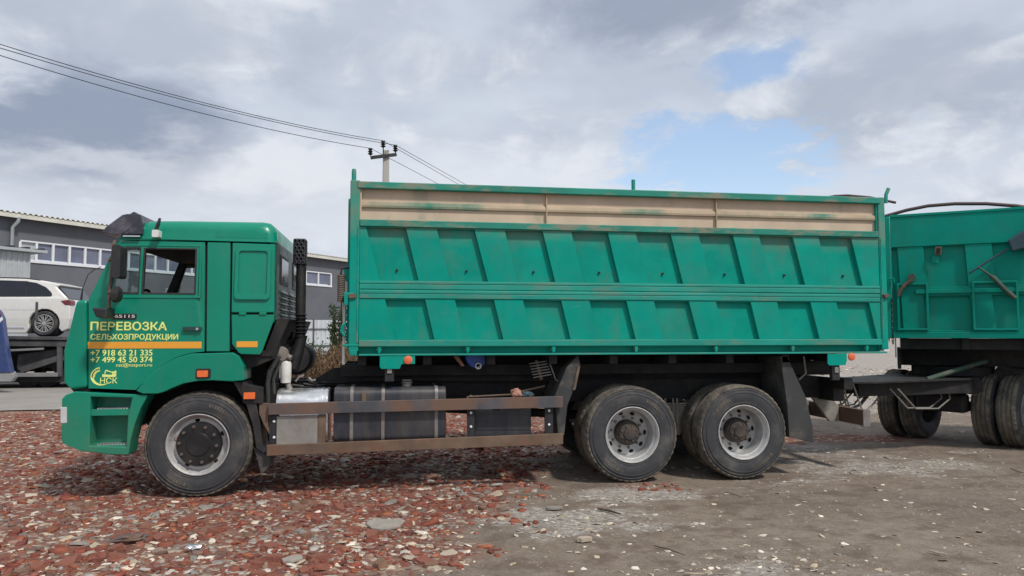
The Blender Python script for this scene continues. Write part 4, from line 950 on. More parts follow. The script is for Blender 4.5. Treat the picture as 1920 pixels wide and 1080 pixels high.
obj('guard_edge', plate(PL([(1083, 686), (1088, 686), (1079, 730), (1074, 732)], 8.15), 8.145, 8.158), 'rust_lever', truck)
flap('rear_mud_flap', [(1463, 668), (1476, 668), (1511, 745), (1524, 800), (1526, 830), (1480, 820), (1476, 760)], 8.2, 8.76)
bm = B(); p = [S(*v, 8.4) for v in ((1507, 668), (1511, 700), (1498, 712))]; tube(bm, [(x_, 8.4, z_) for x_, z_ in p], .012, 6); obj('flap_stay', bm, 'dull_steel', truck)

for y in (8.84, 9.70): obj('gap_filler_beam', nbox(-.36, 5.3, y, y+.05, 1.311, 1.4235), 'chassis_black', truck)  # added beams that block the light gaps between the floor bearers
# ---- cargo body
X0, X1 = -.443, 5.872; Z = dict(top=3.292, r0=3.218, b0=2.88, rail=2.808, rb=2.225, split=2.131, lt=2.034, lb=1.590, bot=1.521, lip=1.442)
def bbox(name, x0, x1, y0, y1, z0, z1, m, par=None, bev=.006): return obj(name, nbox(x0, x1, y0, y1, z0, z1), m, par or truck, bevel=bev)
jr = random.Random(21)
def recesses(xa, w_, sl, zt, zb, per=.7522, n=8): return [[(x+jr.uniform(-.005, .005), z+jr.uniform(-.003, .003)) for x, z in h] for h in recess_grid(xa, w_, sl, zt, zb, per, n)]
def recess_grid(xa, w_, sl, zt, zb, per, n): return [[(xa+per*i, zt), (xa+per*i+w_, zt), (xa+per*i+w_+sl, zb), (xa+per*i+sl, zb)] for i in range(n)]
for near in (True, False):
    yo = (lambda a: YN+a) if near else (lambda a: YF-a)
    def yr(a, b_): u_, v_ = sorted((yo(a), yo(b_))); return u_, v_
    up_h = recesses(-.269, .420, .143, 2.800, 2.232); lo_h = recesses(-.064, .427, .105, 2.026, 1.597)
    xs0, xs1 = -.335, 5.775
    up_ = obj('upper_side_board', plate([(xs0, 2.808), (xs1, 2.808), (xs1, 2.228), (xs0, 2.228)], *yr(.012, .058), up_h), 'body_green', truck, bevel=.004)
    lo_ = obj('lower_side_board', plate([(xs0, 2.034), (xs1, 2.034), (xs1, 1.594), (xs0, 1.594)], *yr(.012, .058), lo_h), 'body_green', truck, bevel=.004)
    for hs, par in ((up_h, up_), (lo_h, lo_)):
        for h in hs: obj('recessed_panel', plate(grow(h, .02), *yr(.060, .070)), 'recess_green', par)
    for h in up_h:                         # small latch eyes near the foot of each upper recess
        if near:
            xx = h[0][0]+.33; bm = B(); lathe(bm, [(.014, -.006), (.014, -.022), (.005, -.024)], 8, xx, yo(.064), 2.345); obj('eye_bolt', bm, 'chassis_black', up_)
    obj('board_rail', plate([(xs0-.002, 2.882), (xs1+.002, 2.882), (xs1+.002, 2.810), (xs0-.002, 2.810)], *yr(-.012, .062)), 'worn_green', up_, bevel=.006)
    for z0, z1, d in ((2.194, 2.226, -.002), (2.135, 2.192, .0015)): obj('board_rail', nbox(xs0, xs1, *yr(d, .06), z0, z1), 'rail_green', up_, bevel=.006)
    for z0, z1, d in ((2.090, 2.126, -.002), (2.036, 2.088, .0015)): obj('board_rail', nbox(xs0, xs1, *yr(d, .06), z0, z1), 'rail_green', lo_, bevel=.006)
    obj('board_rail', nbox(xs0+.06 if False else xs0, xs1, *yr(-.012, .062), 1.523, 1.592), 'rail_green', lo_, bevel=.006)
    # extension board above: weathered sheet with one green swage, two straps
    ex = obj('extension_board', nbox(xs0, xs1, *yr(.060, .075), 2.884, 3.222), 'beige_board', truck)
    obj('extension_rail', nbox(xs0-.03, xs1+.03, *yr(-.012, .08), 3.220, 3.294), 'worn_green', ex, bevel=.008)
    zc = 3.045; bm = B(); prof = [(.062, zc+.045), (.038, zc+.034), (.030, zc), (.034, zc-.022), (.062, zc-.030)]
    va = [bm.verts.new((xs0+.01, yo(a), z_)) for a, z_ in prof]; vb = [bm.verts.new((xs1-.01, yo(a), z_)) for a, z_ in prof]
    for i in range(4): bm.faces.new((va[i], va[i+1], vb[i+1], vb[i]))
    obj('swage', bm, 'swage_mix', ex, smooth_=False)
    for px in (1026, 1345): xx = S(px, 390, YN)[0]; obj('board_strap', nbox(xx-.006, xx+.006, *yr(.022, .06), 2.884, 3.219), 'swage_mix', ex, bevel=.002)
    obj('board_end', nbox(xs0-.03, xs0+.012, *yr(.02, .08), 2.884, 3.219), 'beige_board', ex); obj('board_end', nbox(xs1-.012, xs1+.03, *yr(.02, .08), 2.884, 3.219), 'rail_green', ex)
    # posts
    for xa, xb, top in ((X0, xs0-.004, 3.306), (xs1+.004, X1-.005, 3.300)):
        po = obj('corner_post', nbox(xa, xb, *yr(.0, .10), 1.47, top), 'body_green', truck, bevel=.01)
        obj('post_edge', nbox(xb-.022, xb-.012, *yr(-.006, .05), 1.56, 2.8) if xa < 0 else nbox(xa+.012, xa+.022, *yr(-.006, .05), 1.56, 2.8), 'worn_green', po, bevel=.002)
    # floor edge
    obj('floor_edge', nbox(X0+.10, X1-.06, *yr(.085, .10), 1.446, 1.520), 'body_green', truck, bevel=.003); obj('floor_lip', nbox(X0+.11, X1-.03, *yr(-.005, .11), 1.424, 1.4445), 'rail_green', truck, bevel=.004)
    obj('floor_step', nbox(X0-.06, X0+.24, *yr(-.004, .07), 1.524, 1.548), 'body_green', truck, bevel=.004); obj('floor_foot', nbox(X0+.01, X0+.09, *yr(-.002, .09), 1.425, 1.49), 'body_green', truck, bevel=.01)
    if near:
        for px in (711, 877, 1038, 1193, 1343, 1487, 1626):
            xx, zz = S(px, 656, YN); hg = obj('board_hinge', plate([(xx-.035, 1.522), (xx+.04, 1.522), (xx+.02, 1.507), (xx+.016, 1.455), (xx-.012, 1.448), (xx-.016, 1.507)], YN-.002, YN+.052), 'body_green', truck, bevel=.004)
            bm = B(); tube(bm, [(xx-.03, YN+.02, 1.485), (xx+.03, YN+.02, 1.485)], .014, 8); obj('hinge_pin', bm, 'strut_green', hg)
        for l, r_, b1, b2, lamp in ((712, 778, 683, 692, 765), (1552, 1588, 676, 685, 1596)):
            za = 1.422; xa, xb = S(l, 675, YN)[0], S(r_, 675, YN)[0]; zb, zc2 = S(l, b1, YN)[1], S(l, b2, YN)[1]; xm = xa+(xb-xa)*.62 if l < 800 else xb
            bp_ = obj('lamp_bracket', plate([(xa, za), (xb, za), (xb, zb), (xm, zb), (xm-.02, zc2), (xa+.02, zc2), (xa, zc2+.02)], YN+.0, YN+.012), 'body_green', truck, bevel=.003)
            bm = B(); cx_, cz_ = S(lamp, 675 if l < 800 else 669, YN); lathe(bm, [(.046, .0), (.044, -.014), (.03, -.02), (.002, -.021)], 20, cx_, YN-.001, cz_); obj('round_marker', bm, 'orange_round', bp_, smooth_=True)
            bx0, bz0 = S(l+20, 688, YN); hk = obj('lock_hook', nbox(bx0-.06, bx0+.04, YN+.03, YN+.10, bz0-.16, bz0+.02), 'dark_iron', truck, bevel=.01); obj('hook_plate', nbox(bx0-.035, bx0+.015, YN+.015, YN+.032, bz0-.07, bz0+.0), 'dull_steel', hk, bevel=.004)
# headboard, tailboard, floor
obj('headboard', nbox(X0+.005, X0+.06, YN+.102, YF-.102, 1.47, 3.27), 'body_green', truck, bevel=.005)
for y in (8.7, 9.3, 9.9): obj('headboard_rib', nbox(X0-.05, X0+.003, y-.06, y+.06, 1.5, 3.2), 'body_green', truck, bevel=.01)
obj('tailboard', nbox(X1-.07, X1-.01, YN+.102, YF-.102, 1.47, 3.27), 'body_green', truck, bevel=.005)
obj('cargo_floor', nbox(X0+.07, X1-.08, YN+.10, YF-.10, 1.425, 1.47), 'body_green', truck)
for px, dx in ((663.5, 0), (1187.5, 0), (1662, .045)):
    xx = S(px, 350, YN+.05)[0]; bm = B(); zt = 3.29; h = .13 if px > 700 else .145; tube(bm, [(xx-dx*.3, YN+.05, zt-.05), (xx-dx*.2, YN+.05, zt+h*.4), (xx+dx*.35, YN+.05, zt+h*.8), (xx+dx*.6, YN+.05, zt+h)], [.027, .026, .026, .020] if px < 700 else [.022]*4, 10); obj('tarpaulin_post', bm, 'rail_green', truck, smooth_=True)
# tarp gear, spring and chains on the front post
YG = 8.2
bm = B(); c1 = S(640, 515, YG); c2 = S(640, 566, YG); n_ = 15
pts = [(c1[0]+.034*math.cos(t), YG+.034*math.sin(t), c1[1]+(c2[1]-c1[1])*t/(n_*2*math.pi)) for t in np.linspace(0, n_*2*math.pi, n_*12)]
tube(bm, pts, .010, 5); obj('tension_spring', bm, 'spring_brown', truck, smooth_=True)
bm = B(); a, b_, d = S(639, 515, YG), S(641, 503, YG), S(657, 502, YG); tube(bm, [(a[0], YG, a[1]), (b_[0], YG, b_[1]), (d[0], YG, d[1])], .012, 6); a, b_ = S(640, 566, YG), S(640, 640, YG); tube(bm, [(a[0], YG, a[1]), (b_[0], YG, b_[1])], .006, 5); obj('spring_hook', bm, 'dark_iron', truck)
obj('latch_plate', plate(PL([(645, 548), (662, 549), (662, 557), (652, 559), (652, 572), (645, 572)], YN-.01), YN-.012, YN+.05), 'body_green', truck, bevel=.005); obj('latch_tongue', plate(PL([(653, 551), (667, 550), (668, 558), (655, 560)], YN-.02), YN-.025, YN-.002), 'rust_lever', truck, bevel=.005)
obj('spring_bracket', plate(PL([(644, 503), (657, 501), (657, 528), (648, 527)], YG), YG, YG+.05), 'body_green', truck, bevel=.005)
a = S(645, 572, YG); b_ = S(645, 684, YG); obj('tarpaulin_pole', nbox(a[0]-.014, a[0]+.014, YG+.02, YG+.05, b_[1], a[1]+.12), 'white_plastic', truck, bevel=.004)
def chain(name, x, y, z0, z1, par, m='rail_green', s_=.022):
    bm = B(); n_ = int((z1-z0)/(s_*1.6))
    for i in range(n_):
        zc_ = z0+(i+.5)*(z1-z0)/n_; rr_ = [((x+s_*.55*math.cos(t) if i % 2 else x), (y if i % 2 else y+s_*.55*math.cos(t)), zc_+s_*math.sin(t)) for t in np.linspace(0, 2*math.pi, 9)]
        tube(bm, rr_, .006, 4, cap=False)
    return obj(name, bm, m, par)
for px in (650, 655): xx, zz = S(px, 575, YG-.02); chain('tail_chain', xx, YG-.02, S(px, 638, YG)[1], zz, truck)
a = S(646, 600, YG); bm = B(); p = [S(*v, YG-.03) for v in ((650, 605), (642, 612), (640, 622), (646, 630))]; tube(bm, [(x_, YG-.03, z_) for x_, z_ in p], .016, 6); obj('tarpaulin_crank', bm, 'body_green', truck)
# rear post latch
obj('tail_latch', plate(PL([(1655, 552), (1665, 551), (1668, 556), (1660, 559)], YN-.02), YN-.03, YN-.003), 'rust_lever', truck, bevel=.005)
xx, zz = S(1670, 560, YN+.05); chain('tail_chain', xx+.02, YN+.06, S(1670, 645, YN)[1], zz, truck, 'chassis_black'); 
a = S(1657, 648, YN); obj('post_shoe', nbox(X1-.07, X1-.004, YN-.006, YN+.09, 1.452, 1.469), 'badge_white', truck)
# underrun bar behind
YU = 8.55
bm = plate(PL([(1552, 762), (1636, 772), (1636, 806), (1556, 784)], YU), YU, YU+.02); ub = obj('underrun_bar', nbox(5.72, 5.80, 8.42, 10.18, .53, .72), 'dark_bar', truck, bevel=.005)
obj('bar_end_cap', nbox(5.712, 5.808, 8.40, 8.418, .52, .73), 'strap_steel', ub, bevel=.003)
for y in (8.9, 9.6): obj('underrun_arm', plate([(5.22, 1.0), (5.46, 1.0), (5.71, .72), (5.71, .53), (5.58, .53)], y, y+.05), 'leaf_steel', truck, bevel=.005)
obj('rear_crossbeam', nbox(5.42, 5.56, 8.55, 10.05, .82, 1.10), 'chassis_black', truck, bevel=.01); bm = B(); lathe(bm, [(.02, -.02), (.1, -.02), (.1, .08), (.07, .1), (.07, .2), (.02, .2)], 16, 5.56, 9.3, .95, 'X'); obj('tow_hitch', bm, 'chassis_black', truck, smooth_=True)
obj('lamp_box', nbox(5.40, 5.52, 8.3, 8.62, .98, 1.12), 'chassis_black', truck, bevel=.01)

# ------------------------------------------------------------------ drawbar trailer, turned towards the camera behind the truck
TA, TROT = (7.36, 10.06), R(-36.3)
trailer = thing('tipper_trailer', 'green tipper trailer coupled behind the truck, cut off by the right frame edge', 'trailer', (TA[0], TA[1], 0), TROT)
def TS(px, py, off=0.0):
    d = Vector((math.cos(TROT), math.sin(TROT))); n = Vector((-d.y, d.x)); r = ray(px, py)
    t = (TA[0]*n.x+TA[1]*n.y+off)/(r.x*n.x+r.y*n.y); p = Vector((r.x*t-TA[0], r.y*t-TA[1]))
    return (p.x*d.x+p.y*d.y, EYE+r.z*t)
def tl(name, bm, m, par=None, **k_):
    o = obj(name, bm, m, None, **k_); o.parent = par or trailer; return o
LT, WT = 6.6, 2.42
zb, zt = TS(1690, 622)[1], 3.42; zl = TS(1690, 634)[1]; zu = TS(1740, 461)[1]
tb = tl('top_board', nbox(0, LT, 0, .05, zu, zt), 'trailer_green', bevel=.006)
tl('top_rail', nbox(0, LT, -.012, .06, zt-.035, zt+.004), 'trailer_green', tb, bevel=.006)
xs_ = [TS(p, 520)[0] for p in (1671, 1684, 1733, 1811, 1862, 1930)]
pw = xs_[4]-xs_[2]
holes = [[(.015, zu-.01), (xs_[1], zu-.01), (xs_[1]+.05, zb+.01), (.015, zb+.01)]]
x_ = xs_[2]
while x_ < LT-1.0:
    holes.append([(x_, zu-.01), (x_+xs_[3]-xs_[2], zu-.01), (x_+xs_[3]-xs_[2]+.03, 2.33), (x_+.03, 2.33)])
    holes.append([(x_-.02, 2.20), (x_+xs_[3]-xs_[2]+.04, 2.20), (x_+xs_[3]-xs_[2]+.10, zb+.02), (x_+.02, zb+.02)]); x_ += pw
sb = tl('side_board', plate([(0, zu-.003), (LT, zu-.003), (LT, zb), (0, zb)], .012, .06, holes), 'trailer_green', bevel=.004)
for h in holes: tl('recessed_panel', plate(grow(h, .02), .064, .075), 'trailer_green', sb)
tl('bottom_rail', nbox(0, LT, -.015, .07, zl, zb-.003), 'trailer_green', sb, bevel=.006)
tl('mid_rail', nbox(xs_[2]-.12, LT, -.02, .012, 2.235, 2.295), 'trailer_green', sb, bevel=.005)
fx0, fx1, fx2, fx3 = (TS(p, 570)[0] for p in (1682, 1741, 1823, 1910))
for a, b_ in ((fx0, fx1), (fx2, fx3)):
    ztop = TS(1700, 531)[1]; tl('outer_frame', plate([(a, ztop), (b_, ztop), (b_, zb+.02), (a, zb+.02)], -.03, .005, [[(a+.03, ztop-.03), (b_-.03, ztop-.03), (b_-.03, zb+.05), (a+.03, zb+.05)]]), 'trailer_green', sb, bevel=.004)
tl('corner_post', nbox(-.07, -.002, -.01, .10, zl, zt-.03), 'trailer_green', bevel=.008)
tl('front_board', nbox(-.05, -.005, .102, WT-.1, zl, zt), 'trailer_green', bevel=.005); tl('far_board', nbox(0, LT, WT-.06, WT, zl, zt), 'trailer_green', bevel=.005); tl('rear_board', nbox(LT+.003, LT+.05, 0, WT, zl, zt), 'trailer_green', bevel=.005); tl('trailer_floor', nbox(0, LT, .08, WT-.08, zl, zl+.05), 'trailer_green')
# fittings on the side
def tpl(px, y0, y1, par, name, m, bev=.004): return tl(name, plate([TS(*p) for p in px], y0, y1), m, par, bevel=bev)
lt = tpl([(1753, 463), (1766, 463), (1764, 479), (1752, 478)], -.05, -.012, sb, 'latch', 'rust_lever'); tpl([(1756, 466), (1763, 466), (1762, 476), (1755, 476)], -.054, -.051, sb, 'latch_slot', 'dark_gap', 0); tpl([(1748, 479), (1761, 480), (1759, 494), (1746, 493)], -.02, .011, sb, 'latch_plate', 'trailer_green')
tpl([(1702, 517), (1712, 512), (1718, 520), (1714, 528), (1702, 528)], -.07, -.012, sb, 'lever_bracket', 'strut_green')
bm = B(); p = [TS(*v) for v in ((1708, 526), (1698, 533), (1687, 545), (1684, 556))]; tube(bm, [(a, -.05, z_) for a, z_ in p], [.03, .028, .026, .02], 7); tl('locking_lever', bm, 'rust_lever', sb, smooth_=True)
bm = B(); p = [TS(*v) for v in ((1816, 513), (1888, 468))]; tube(bm, [(a, -.06, z_) for a, z_ in p], .016, 6); tl('tarpaulin_stay', bm, 'tarp_blue', sb)
bm = B(); p = [TS(*v) for v in ((1834, 502), (1852, 515), (1862, 522), (1880, 541), (1902, 560))]; tube(bm, [(a, -.09, z_) for a, z_ in p], [.014, .016, .034, .036, .034], 8); tl('gas_strut', bm, 'strut_green', sb, smooth_=True)
tpl([(1888, 452), (1925, 428), (1960, 430), (1960, 470), (1922, 466), (1895, 473)], -.12, -.02, sb, 'rolled_tarpaulin', 'tarp_blue', .02)
c1 = TS(1679, 561); o_ = chain('tail_chain', c1[0]-.10, .02, TS(1679, 640)[1], c1[1], None, 'chassis_black'); o_.parent = trailer
bm = B(); p = [TS(*v) for v in ((1671, 523), (1680, 522), (1681, 530))]; tube(bm, [(a-.03, -.03, z_) for a, z_ in p], .012, 6); tl('hook', bm, 'trailer_green', sb)
# bowed roll tube over the load
bm = B(); ptsb = []
for px, py in ((1640, 411), (1668, 403), (1700, 394), (1740, 386), (1790, 382), (1850, 382), (1905, 386), (1960, 394), (2050, 415)):
    a, z_ = TS(px, py, .35); ptsb.append((a, .35, z_))
tube(bm, ptsb, .026, 10); tl('tarpaulin_bow', bm, 'hoop_brown', smooth_=True)
bm = B(); ptsb = []
for px, py in ((1530, 374), (1565, 367.5), (1590, 366.5), (1630, 370), (1680, 380)):
    a, z_ = TS(px, py, 1.6); ptsb.append((a, 1.6, z_))
tube(bm, ptsb, .022, 8); tl('tarpaulin_bow', bm, 'hoop_brown', smooth_=True)
# chassis
for y in (.75, 1.6): tl('frame_rail', nbox(.05, LT-.1, y, y+.09, 1.16, 1.42), 'chassis_black', bevel=.006)
for i in range(9): tl('floor_bearer', nbox(.1+i*.78, .2+i*.78, .05, WT-.05, 1.425, zl-.002), 'chassis_black')
tl('side_skirt_beam', nbox(.1, LT-.2, .12, .16, zl-.16, zl-.003), 'chassis_black')
a, z0 = TS(1686, 636); z1 = TS(1686, 670)[1]; tl('hanging_rod', nbox(.02, .04, .0, .02, z1, zl-.002), 'strap_steel')
tl('filler_skirt', nbox(.05, .10, .3, WT-.3, 1.12, zl-.17), 'chassis_black'); tl('filler_box', nbox(.25, .75, 1.0, 1.55, .95, 1.155), 'chassis_black', bevel=.02); tl('filler_hoist', nbox(.3, 2.2, .86, 1.58, 1.18, 1.40), 'chassis_black')  # clutter added to stop light leaking under the trailer front
# dolly: turntable, axle, wheels, drawbar (its own heading)
DC, DR = Vector((8.66, 10.44, 0)), R(30)
dm = Matrix.Translation(DC) @ Matrix.Rotation(DR, 4, 'Z'); inv = wmat(trailer).inverted()
dm2 = Matrix.Translation(DC) @ Matrix.Rotation(R(21), 4, 'Z')
def dl(name, bm, m, **k_):
    o = obj(name, bm, m, trailer, **k_); o.matrix_basis = dm2 if name.startswith(('drawbar', 'brake_hoses')) else dm; return o
bm = B(); lathe(bm, [(.3, 1.02), (.55, 1.02), (.55, 1.15), (.3, 1.15)], 32, 0, 0, 0, 'Z', close=True); dl('turntable', bm, 'chassis_black', smooth_=True)
for y in (-.45, .45): dl('dolly_rail', nbox(-.75, .75, y-.04, y+.04, .84, 1.015), 'chassis_black', bevel=.006)
bm = B(); tube(bm, [(0, -.85, TR), (0, .85, TR)], .075, 12); dl('axle', bm, 'chassis_black')
for y in (-.45, .45):
    for i in range(6): L_ = .62-.07*i; dl('spring_leaf', nbox(-L_, L_, y-.04, y+.04, .79-i*.022, .81-i*.022), 'leaf_steel')
bm = plate([(-.55, -.66), (-.55, .66), (-2.6, .40), (-2.95, .2), (-2.95, -.2), (-2.6, -.40)], .985, 1.01)
for v in bm.verts: v.co = Vector((v.co.x, v.co.z, v.co.y))
dl('drawbar_plate', bm, 'chassis_black', bevel=.004)
for s_ in (-1, 1):
    bm = B(); pts_ = [(-.45, .62*s_), (-2.62, .15*s_)]
    for yy_ in (-.04, .04): pass
    v_ = [bm.verts.new((x, y+dy, z)) for x, y in pts_ for dy in (-.04, .04) for z in (.80, .984)]
    for f in ((0, 1, 3, 2), (4, 6, 7, 5), (0, 4, 5, 1), (2, 3, 7, 6), (1, 5, 7, 3), (0, 2, 6, 4)): bm.faces.new([v_[i] for i in f])
    dl('drawbar_beam', bm, 'chassis_black')
bm = B(); tube(bm, [(-2.55, 0, .93), (-2.85, 0, .94), (-3.0, 0, .95)], [.07, .06, .05], 10); dl('drawbar_eye', bm, 'chassis_black', smooth_=True)
rd = random.Random(11)
bm = B()
for i in range(5):
    y = rd.uniform(-.3, .3); tube(bm, [(-2.75, y, 1.0), (-2.6, y*1.2, .62+rd.uniform(-.1, .05)), (-2.35, y, .66), (-2.0, y, .9)], .013, 6)
for y in (-.42, -.3): tube(bm, [(-2.1, y, .9), (-1.8, y-.06, .62), (-1.3, y-.08, .60), (-.95, y-.05, .72), (-.9, y, .9)], .011, 6)
dl('brake_hoses', bm, 'dull_steel', smooth_=True)
bm = B(); tube(bm, [(-1.3, -.35, 1.0), (-.2, -.6, 1.25)], .035, 8); dl('drawbar_strut', bm, 'strut_green')
dl('filler_crossbeam', nbox(-.72, -.60, -.55, .55, .78, 1.0), 'chassis_black'); dl('filler_crossbeam', nbox(.55, .68, -.55, .55, .78, 1.0), 'chassis_black'); dl('filler_chamber', nbox(-.58, -.35, -.35, .35, .48, .76), 'chassis_black', bevel=.05)  # added blocks that darken the shaded space round the dolly
bm = B(); tube(bm, [(-.1, -.72, 1.06), (.55, -.72, 1.06)], .13, 16); dl('filler_tank', bm, 'chassis_black', smooth_=True)  # added cylinder, also there to darken the dolly
for y, rz, src, sp_ in ((-.98, 0, wr, .5), (-.65, 0, wi, 1.3), (.98, math.pi, wr, .1), (.65, math.pi, wi, .8)):
    p = dm @ Vector((.03, y, 0)); place_wheel(copy_tree(src, trailer), trailer, p.x, p.y, DR+rz, sp_)
for xr in (4.6,):
    for y, rz, src in ((.06, 0, wr), (.39, 0, wi), (WT-.06, math.pi, wr), (WT-.39, math.pi, wi)):
        p = wmat(trailer) @ Vector((xr, y, 0)); place_wheel(copy_tree(src, trailer), trailer, p.x, p.y, TROT+rz, .6)

# ------------------------------------------------------------------ warehouse behind the cab
HA, HB = Vector((-17.033, 36.189, 0)), R(55.07)
wh = thing('warehouse', 'long grey rendered warehouse with a high ribbon of white framed windows behind the cab', 'building', HA, HB)
def HU(px, py, off=0.0):
    d = Vector((math.cos(HB), math.sin(HB))); n = Vector((-d.y, d.x)); r = ray(px, py)
    t = (HA.x*n.x+HA.y*n.y+off)/(r.x*n.x+r.y*n.y); p = Vector((r.x*t-HA.x, r.y*t-HA.y)); return (p.x*d.x+p.y*d.y, EYE+r.z*t)
def hl_(name, bm, m, par=None, **k_):
    o = obj(name, bm, m, None, **k_); o.parent = par or wh; return o
U0, U1, ZE = -16, 46, 6.86; wz0, wz1 = 4.97, 5.84; wu0, wu1 = .72, 22.35
hl_('wall', plate([(U0, 0), (U1, 0), (U1, ZE), (U0, ZE)], 0, .3, [[(wu0, wz0), (wu1, wz0), (wu1, wz1), (wu0, wz1)]]), 'wall_grey')
hl_('end_wall', nbox(U1-.3, U1, .31, 18, 0, ZE), 'wall_grey'); hl_('end_wall', nbox(U0, U0+.3, .31, 18, 0, ZE), 'wall_grey')
us = [wu0, 1.47, 2.25, 3.05, 3.84, 4.63]
while us[-1] < 13: us.append(us[-1]+.80)
while us[-1] < wu1-.3: us.append(us[-1]+1.26)
us[-1] = wu1
wi_ = hl_('window_band', nbox(wu0-.06, wu1+.06, -.05, .06, wz0-.13, wz0-.003), 'window_white', bevel=.01)
hl_('window_head', nbox(wu0, wu1, -.02, .1, wz1-.07, wz1), 'window_white', wi_)
for a, b_ in zip(us, us[1:]):
    hl_('window_pane', nbox(a+.05, b_-.05, .07, .09, wz0+.05, wz1-.07), 'pane_blue' if a > .8 else 'shed_sheet', wi_)
for a in us: hl_('mullion', nbox(a-.055, a+.055, -.02, .1, wz0, wz1-.073), 'window_white', wi_)
# ribbed roof sheet
bm = B(); prev = None; u_ = U0-.3
while u_ < U1+.3:
    for du, dz in ((0, 0), (.10, 0), (.13, .06), (.22, .06), (.25, 0)):
        a = bm.verts.new((u_+du, -.45, ZE+.10+dz)); b2 = bm.verts.new((u_+du, 18.5, ZE+2.0+dz))
        if prev: bm.faces.new((prev[0], a, b2, prev[1]))
        prev = (a, b2)
    u_ += .25
rf = hl_('roof', bm, 'roof_sheet'); hl_('fascia', nbox(U0-.3, U1+.3, -.42, -.36, ZE-.10, ZE+.09), 'roof_sheet', rf); hl_('soffit', nbox(U0-.3, U1+.3, -.358, .3, ZE+.0, ZE+.05), 'wall_grey', rf)
bm = B(); du_ = HU(20, 430)[0]; tube(bm, [(du_+.12, -.40, ZE-.05), (du_+.10, -.36, ZE-.25), (du_, -.14, ZE-.5), (du_, -.12, 0)], .075, 10); hl_('downpipe', bm, 'shed_sheet', smooth_=True)
# lean-to shed of profiled sheet
su1, sz1 = HU(57, 478, -2.6); su1 = HU(56, 500, -2.6)[0]
shed = thing('sheet_metal_shed', 'small shed of pale profiled metal sheet in front of the warehouse', 'shed', wmat(wh) @ Vector((su1, -2.6, 0)), HB)
def sh(name, bm, m, **k_):
    o = obj(name, bm, m, None, **k_); o.parent = shed; return o
def corr(u0, u1, z0, z1, y, per=.22, dep=.03, along='x'):
    bm = B(); prev = None; u_ = u0
    while u_ < u1:
        for du, dy in ((0, 0), (.5, 0), (.6, -1), (.9, -1), (1.0, 0)):
            uu = min(u1, u_+du*per); P_ = (uu, y+dy*dep) if along == 'x' else (y-dy*dep, uu)
            a = bm.verts.new((P_[0], P_[1], z0)); b2 = bm.verts.new((P_[0], P_[1], z1))
            if prev: bm.faces.new((prev[0], a, b2, prev[1]))
            prev = (a, b2)
        u_ += per
    return bm
SZ = HU(20, 471, -2.6)[1]
sh('front_wall', corr(-9, 0, 0, SZ, 0), 'shed_sheet'); sh('end_wall', corr(0, 2.2, 0, SZ, 0, along='y'), 'shed_sheet')
shr = sh('shed_roof', nbox(-9.2, .55, -.3, 2.4, SZ+.02, SZ+.14), 'shed_sheet', bevel=.01)
for i in range(16):
    o = obj('roof_rib', nbox(-9+i*.62, -8.86+i*.62, -.28, 2.38, SZ+.142, SZ+.22), 'tank_grey', None); o.parent = shr

# ------------------------------------------------------------------ white sheet fence
YW = 44.0; fxa, fxb = S(470, 620, YW)[0], S(760, 620, YW)[0]; ftop = S(600, 600, YW)[1]
fence = thing('sheet_metal_fence', 'white profiled metal fence seen between the cab and the cargo body', 'fence', ((fxa+fxb)/2, YW, 0))
n_ = 5; pw_ = (fxb-fxa)/n_
for i in range(n_):
    bm = corr(fxa+i*pw_+.03, fxa+(i+1)*pw_-.03, .1, ftop, YW, .25, .02); obj('fence_panel', bm, 'fence_white', fence)
    bm = B(); tube(bm, [(fxa+i*pw_, YW-.04, 0), (fxa+i*pw_, YW-.04, ftop+.05)], .04, 6); obj('fence_post', bm, 'transporter_grey', fence)
for py in (617, 648): z_ = S(600, py, YW)[1]; obj('fence_rail', nbox(fxa, fxb, YW-.06, YW-.03, z_-.03, z_+.03), 'transporter_grey', fence)

# ------------------------------------------------------------------ utility pole and wires
def c2w(xc, z): return Vector((xc*math.cos(YAW)+z*math.sin(YAW), -xc*math.sin(YAW)+z*math.cos(YAW), 0))
def cp(px, py, Zc):                         # point seen at a pixel at camera depth Zc
    r = ray(px, py); f_ = Vector((math.sin(YAW)*math.cos(PITCH), math.cos(YAW)*math.cos(PITCH), math.sin(PITCH))); t = Zc/r.dot(f_); return Vector((r.x*t, r.y*t, EYE+r.z*t))
PZ = 27.0; pt = cp(724, 288, PZ)
pole = thing('utility_pole', 'pale concrete power pole with a dark crossarm rising behind the cargo body', 'pole', (pt.x, pt.y, 0))
bm = B(); h_ = pt.z+.12
for (w_, z_) in ((.19, 0), (.115, h_)): pass
v0 = [bm.verts.new((pt.x+a*.19, pt.y+b_*.17, 0)) for a, b_ in ((-1, -1), (1, -1), (1, 1), (-1, 1))]; v1 = [bm.verts.new((pt.x+a*.11, pt.y+b_*.10, h_)) for a, b_ in ((-1, -1), (1, -1), (1, 1), (-1, 1))]
for i in range(4): bm.faces.new((v0[i], v0[(i+1) % 4], v1[(i+1) % 4], v1[i]))
bm.faces.new(v1); obj('post', bm, 'concrete_post', pole, bevel=.03)
ca, cb = cp(694, 297, PZ-.25), cp(742, 291, PZ+.1); bm = B(); d_ = (cb-ca); ang = math.atan2(d_.y, d_.x)
mtx = Matrix.Translation((ca+cb)/2) @ Matrix.Rotation(ang, 4, 'Z') @ Matrix.Rotation(-math.atan2(d_.z, math.hypot(d_.x, d_.y)), 4, 'Y')
bm = nbox(-d_.length/2, d_.length/2, -.16, -.06, -.055, .055, mtx=mtx); arm = obj('crossarm', bm, 'dark_iron', pole)
ends = []
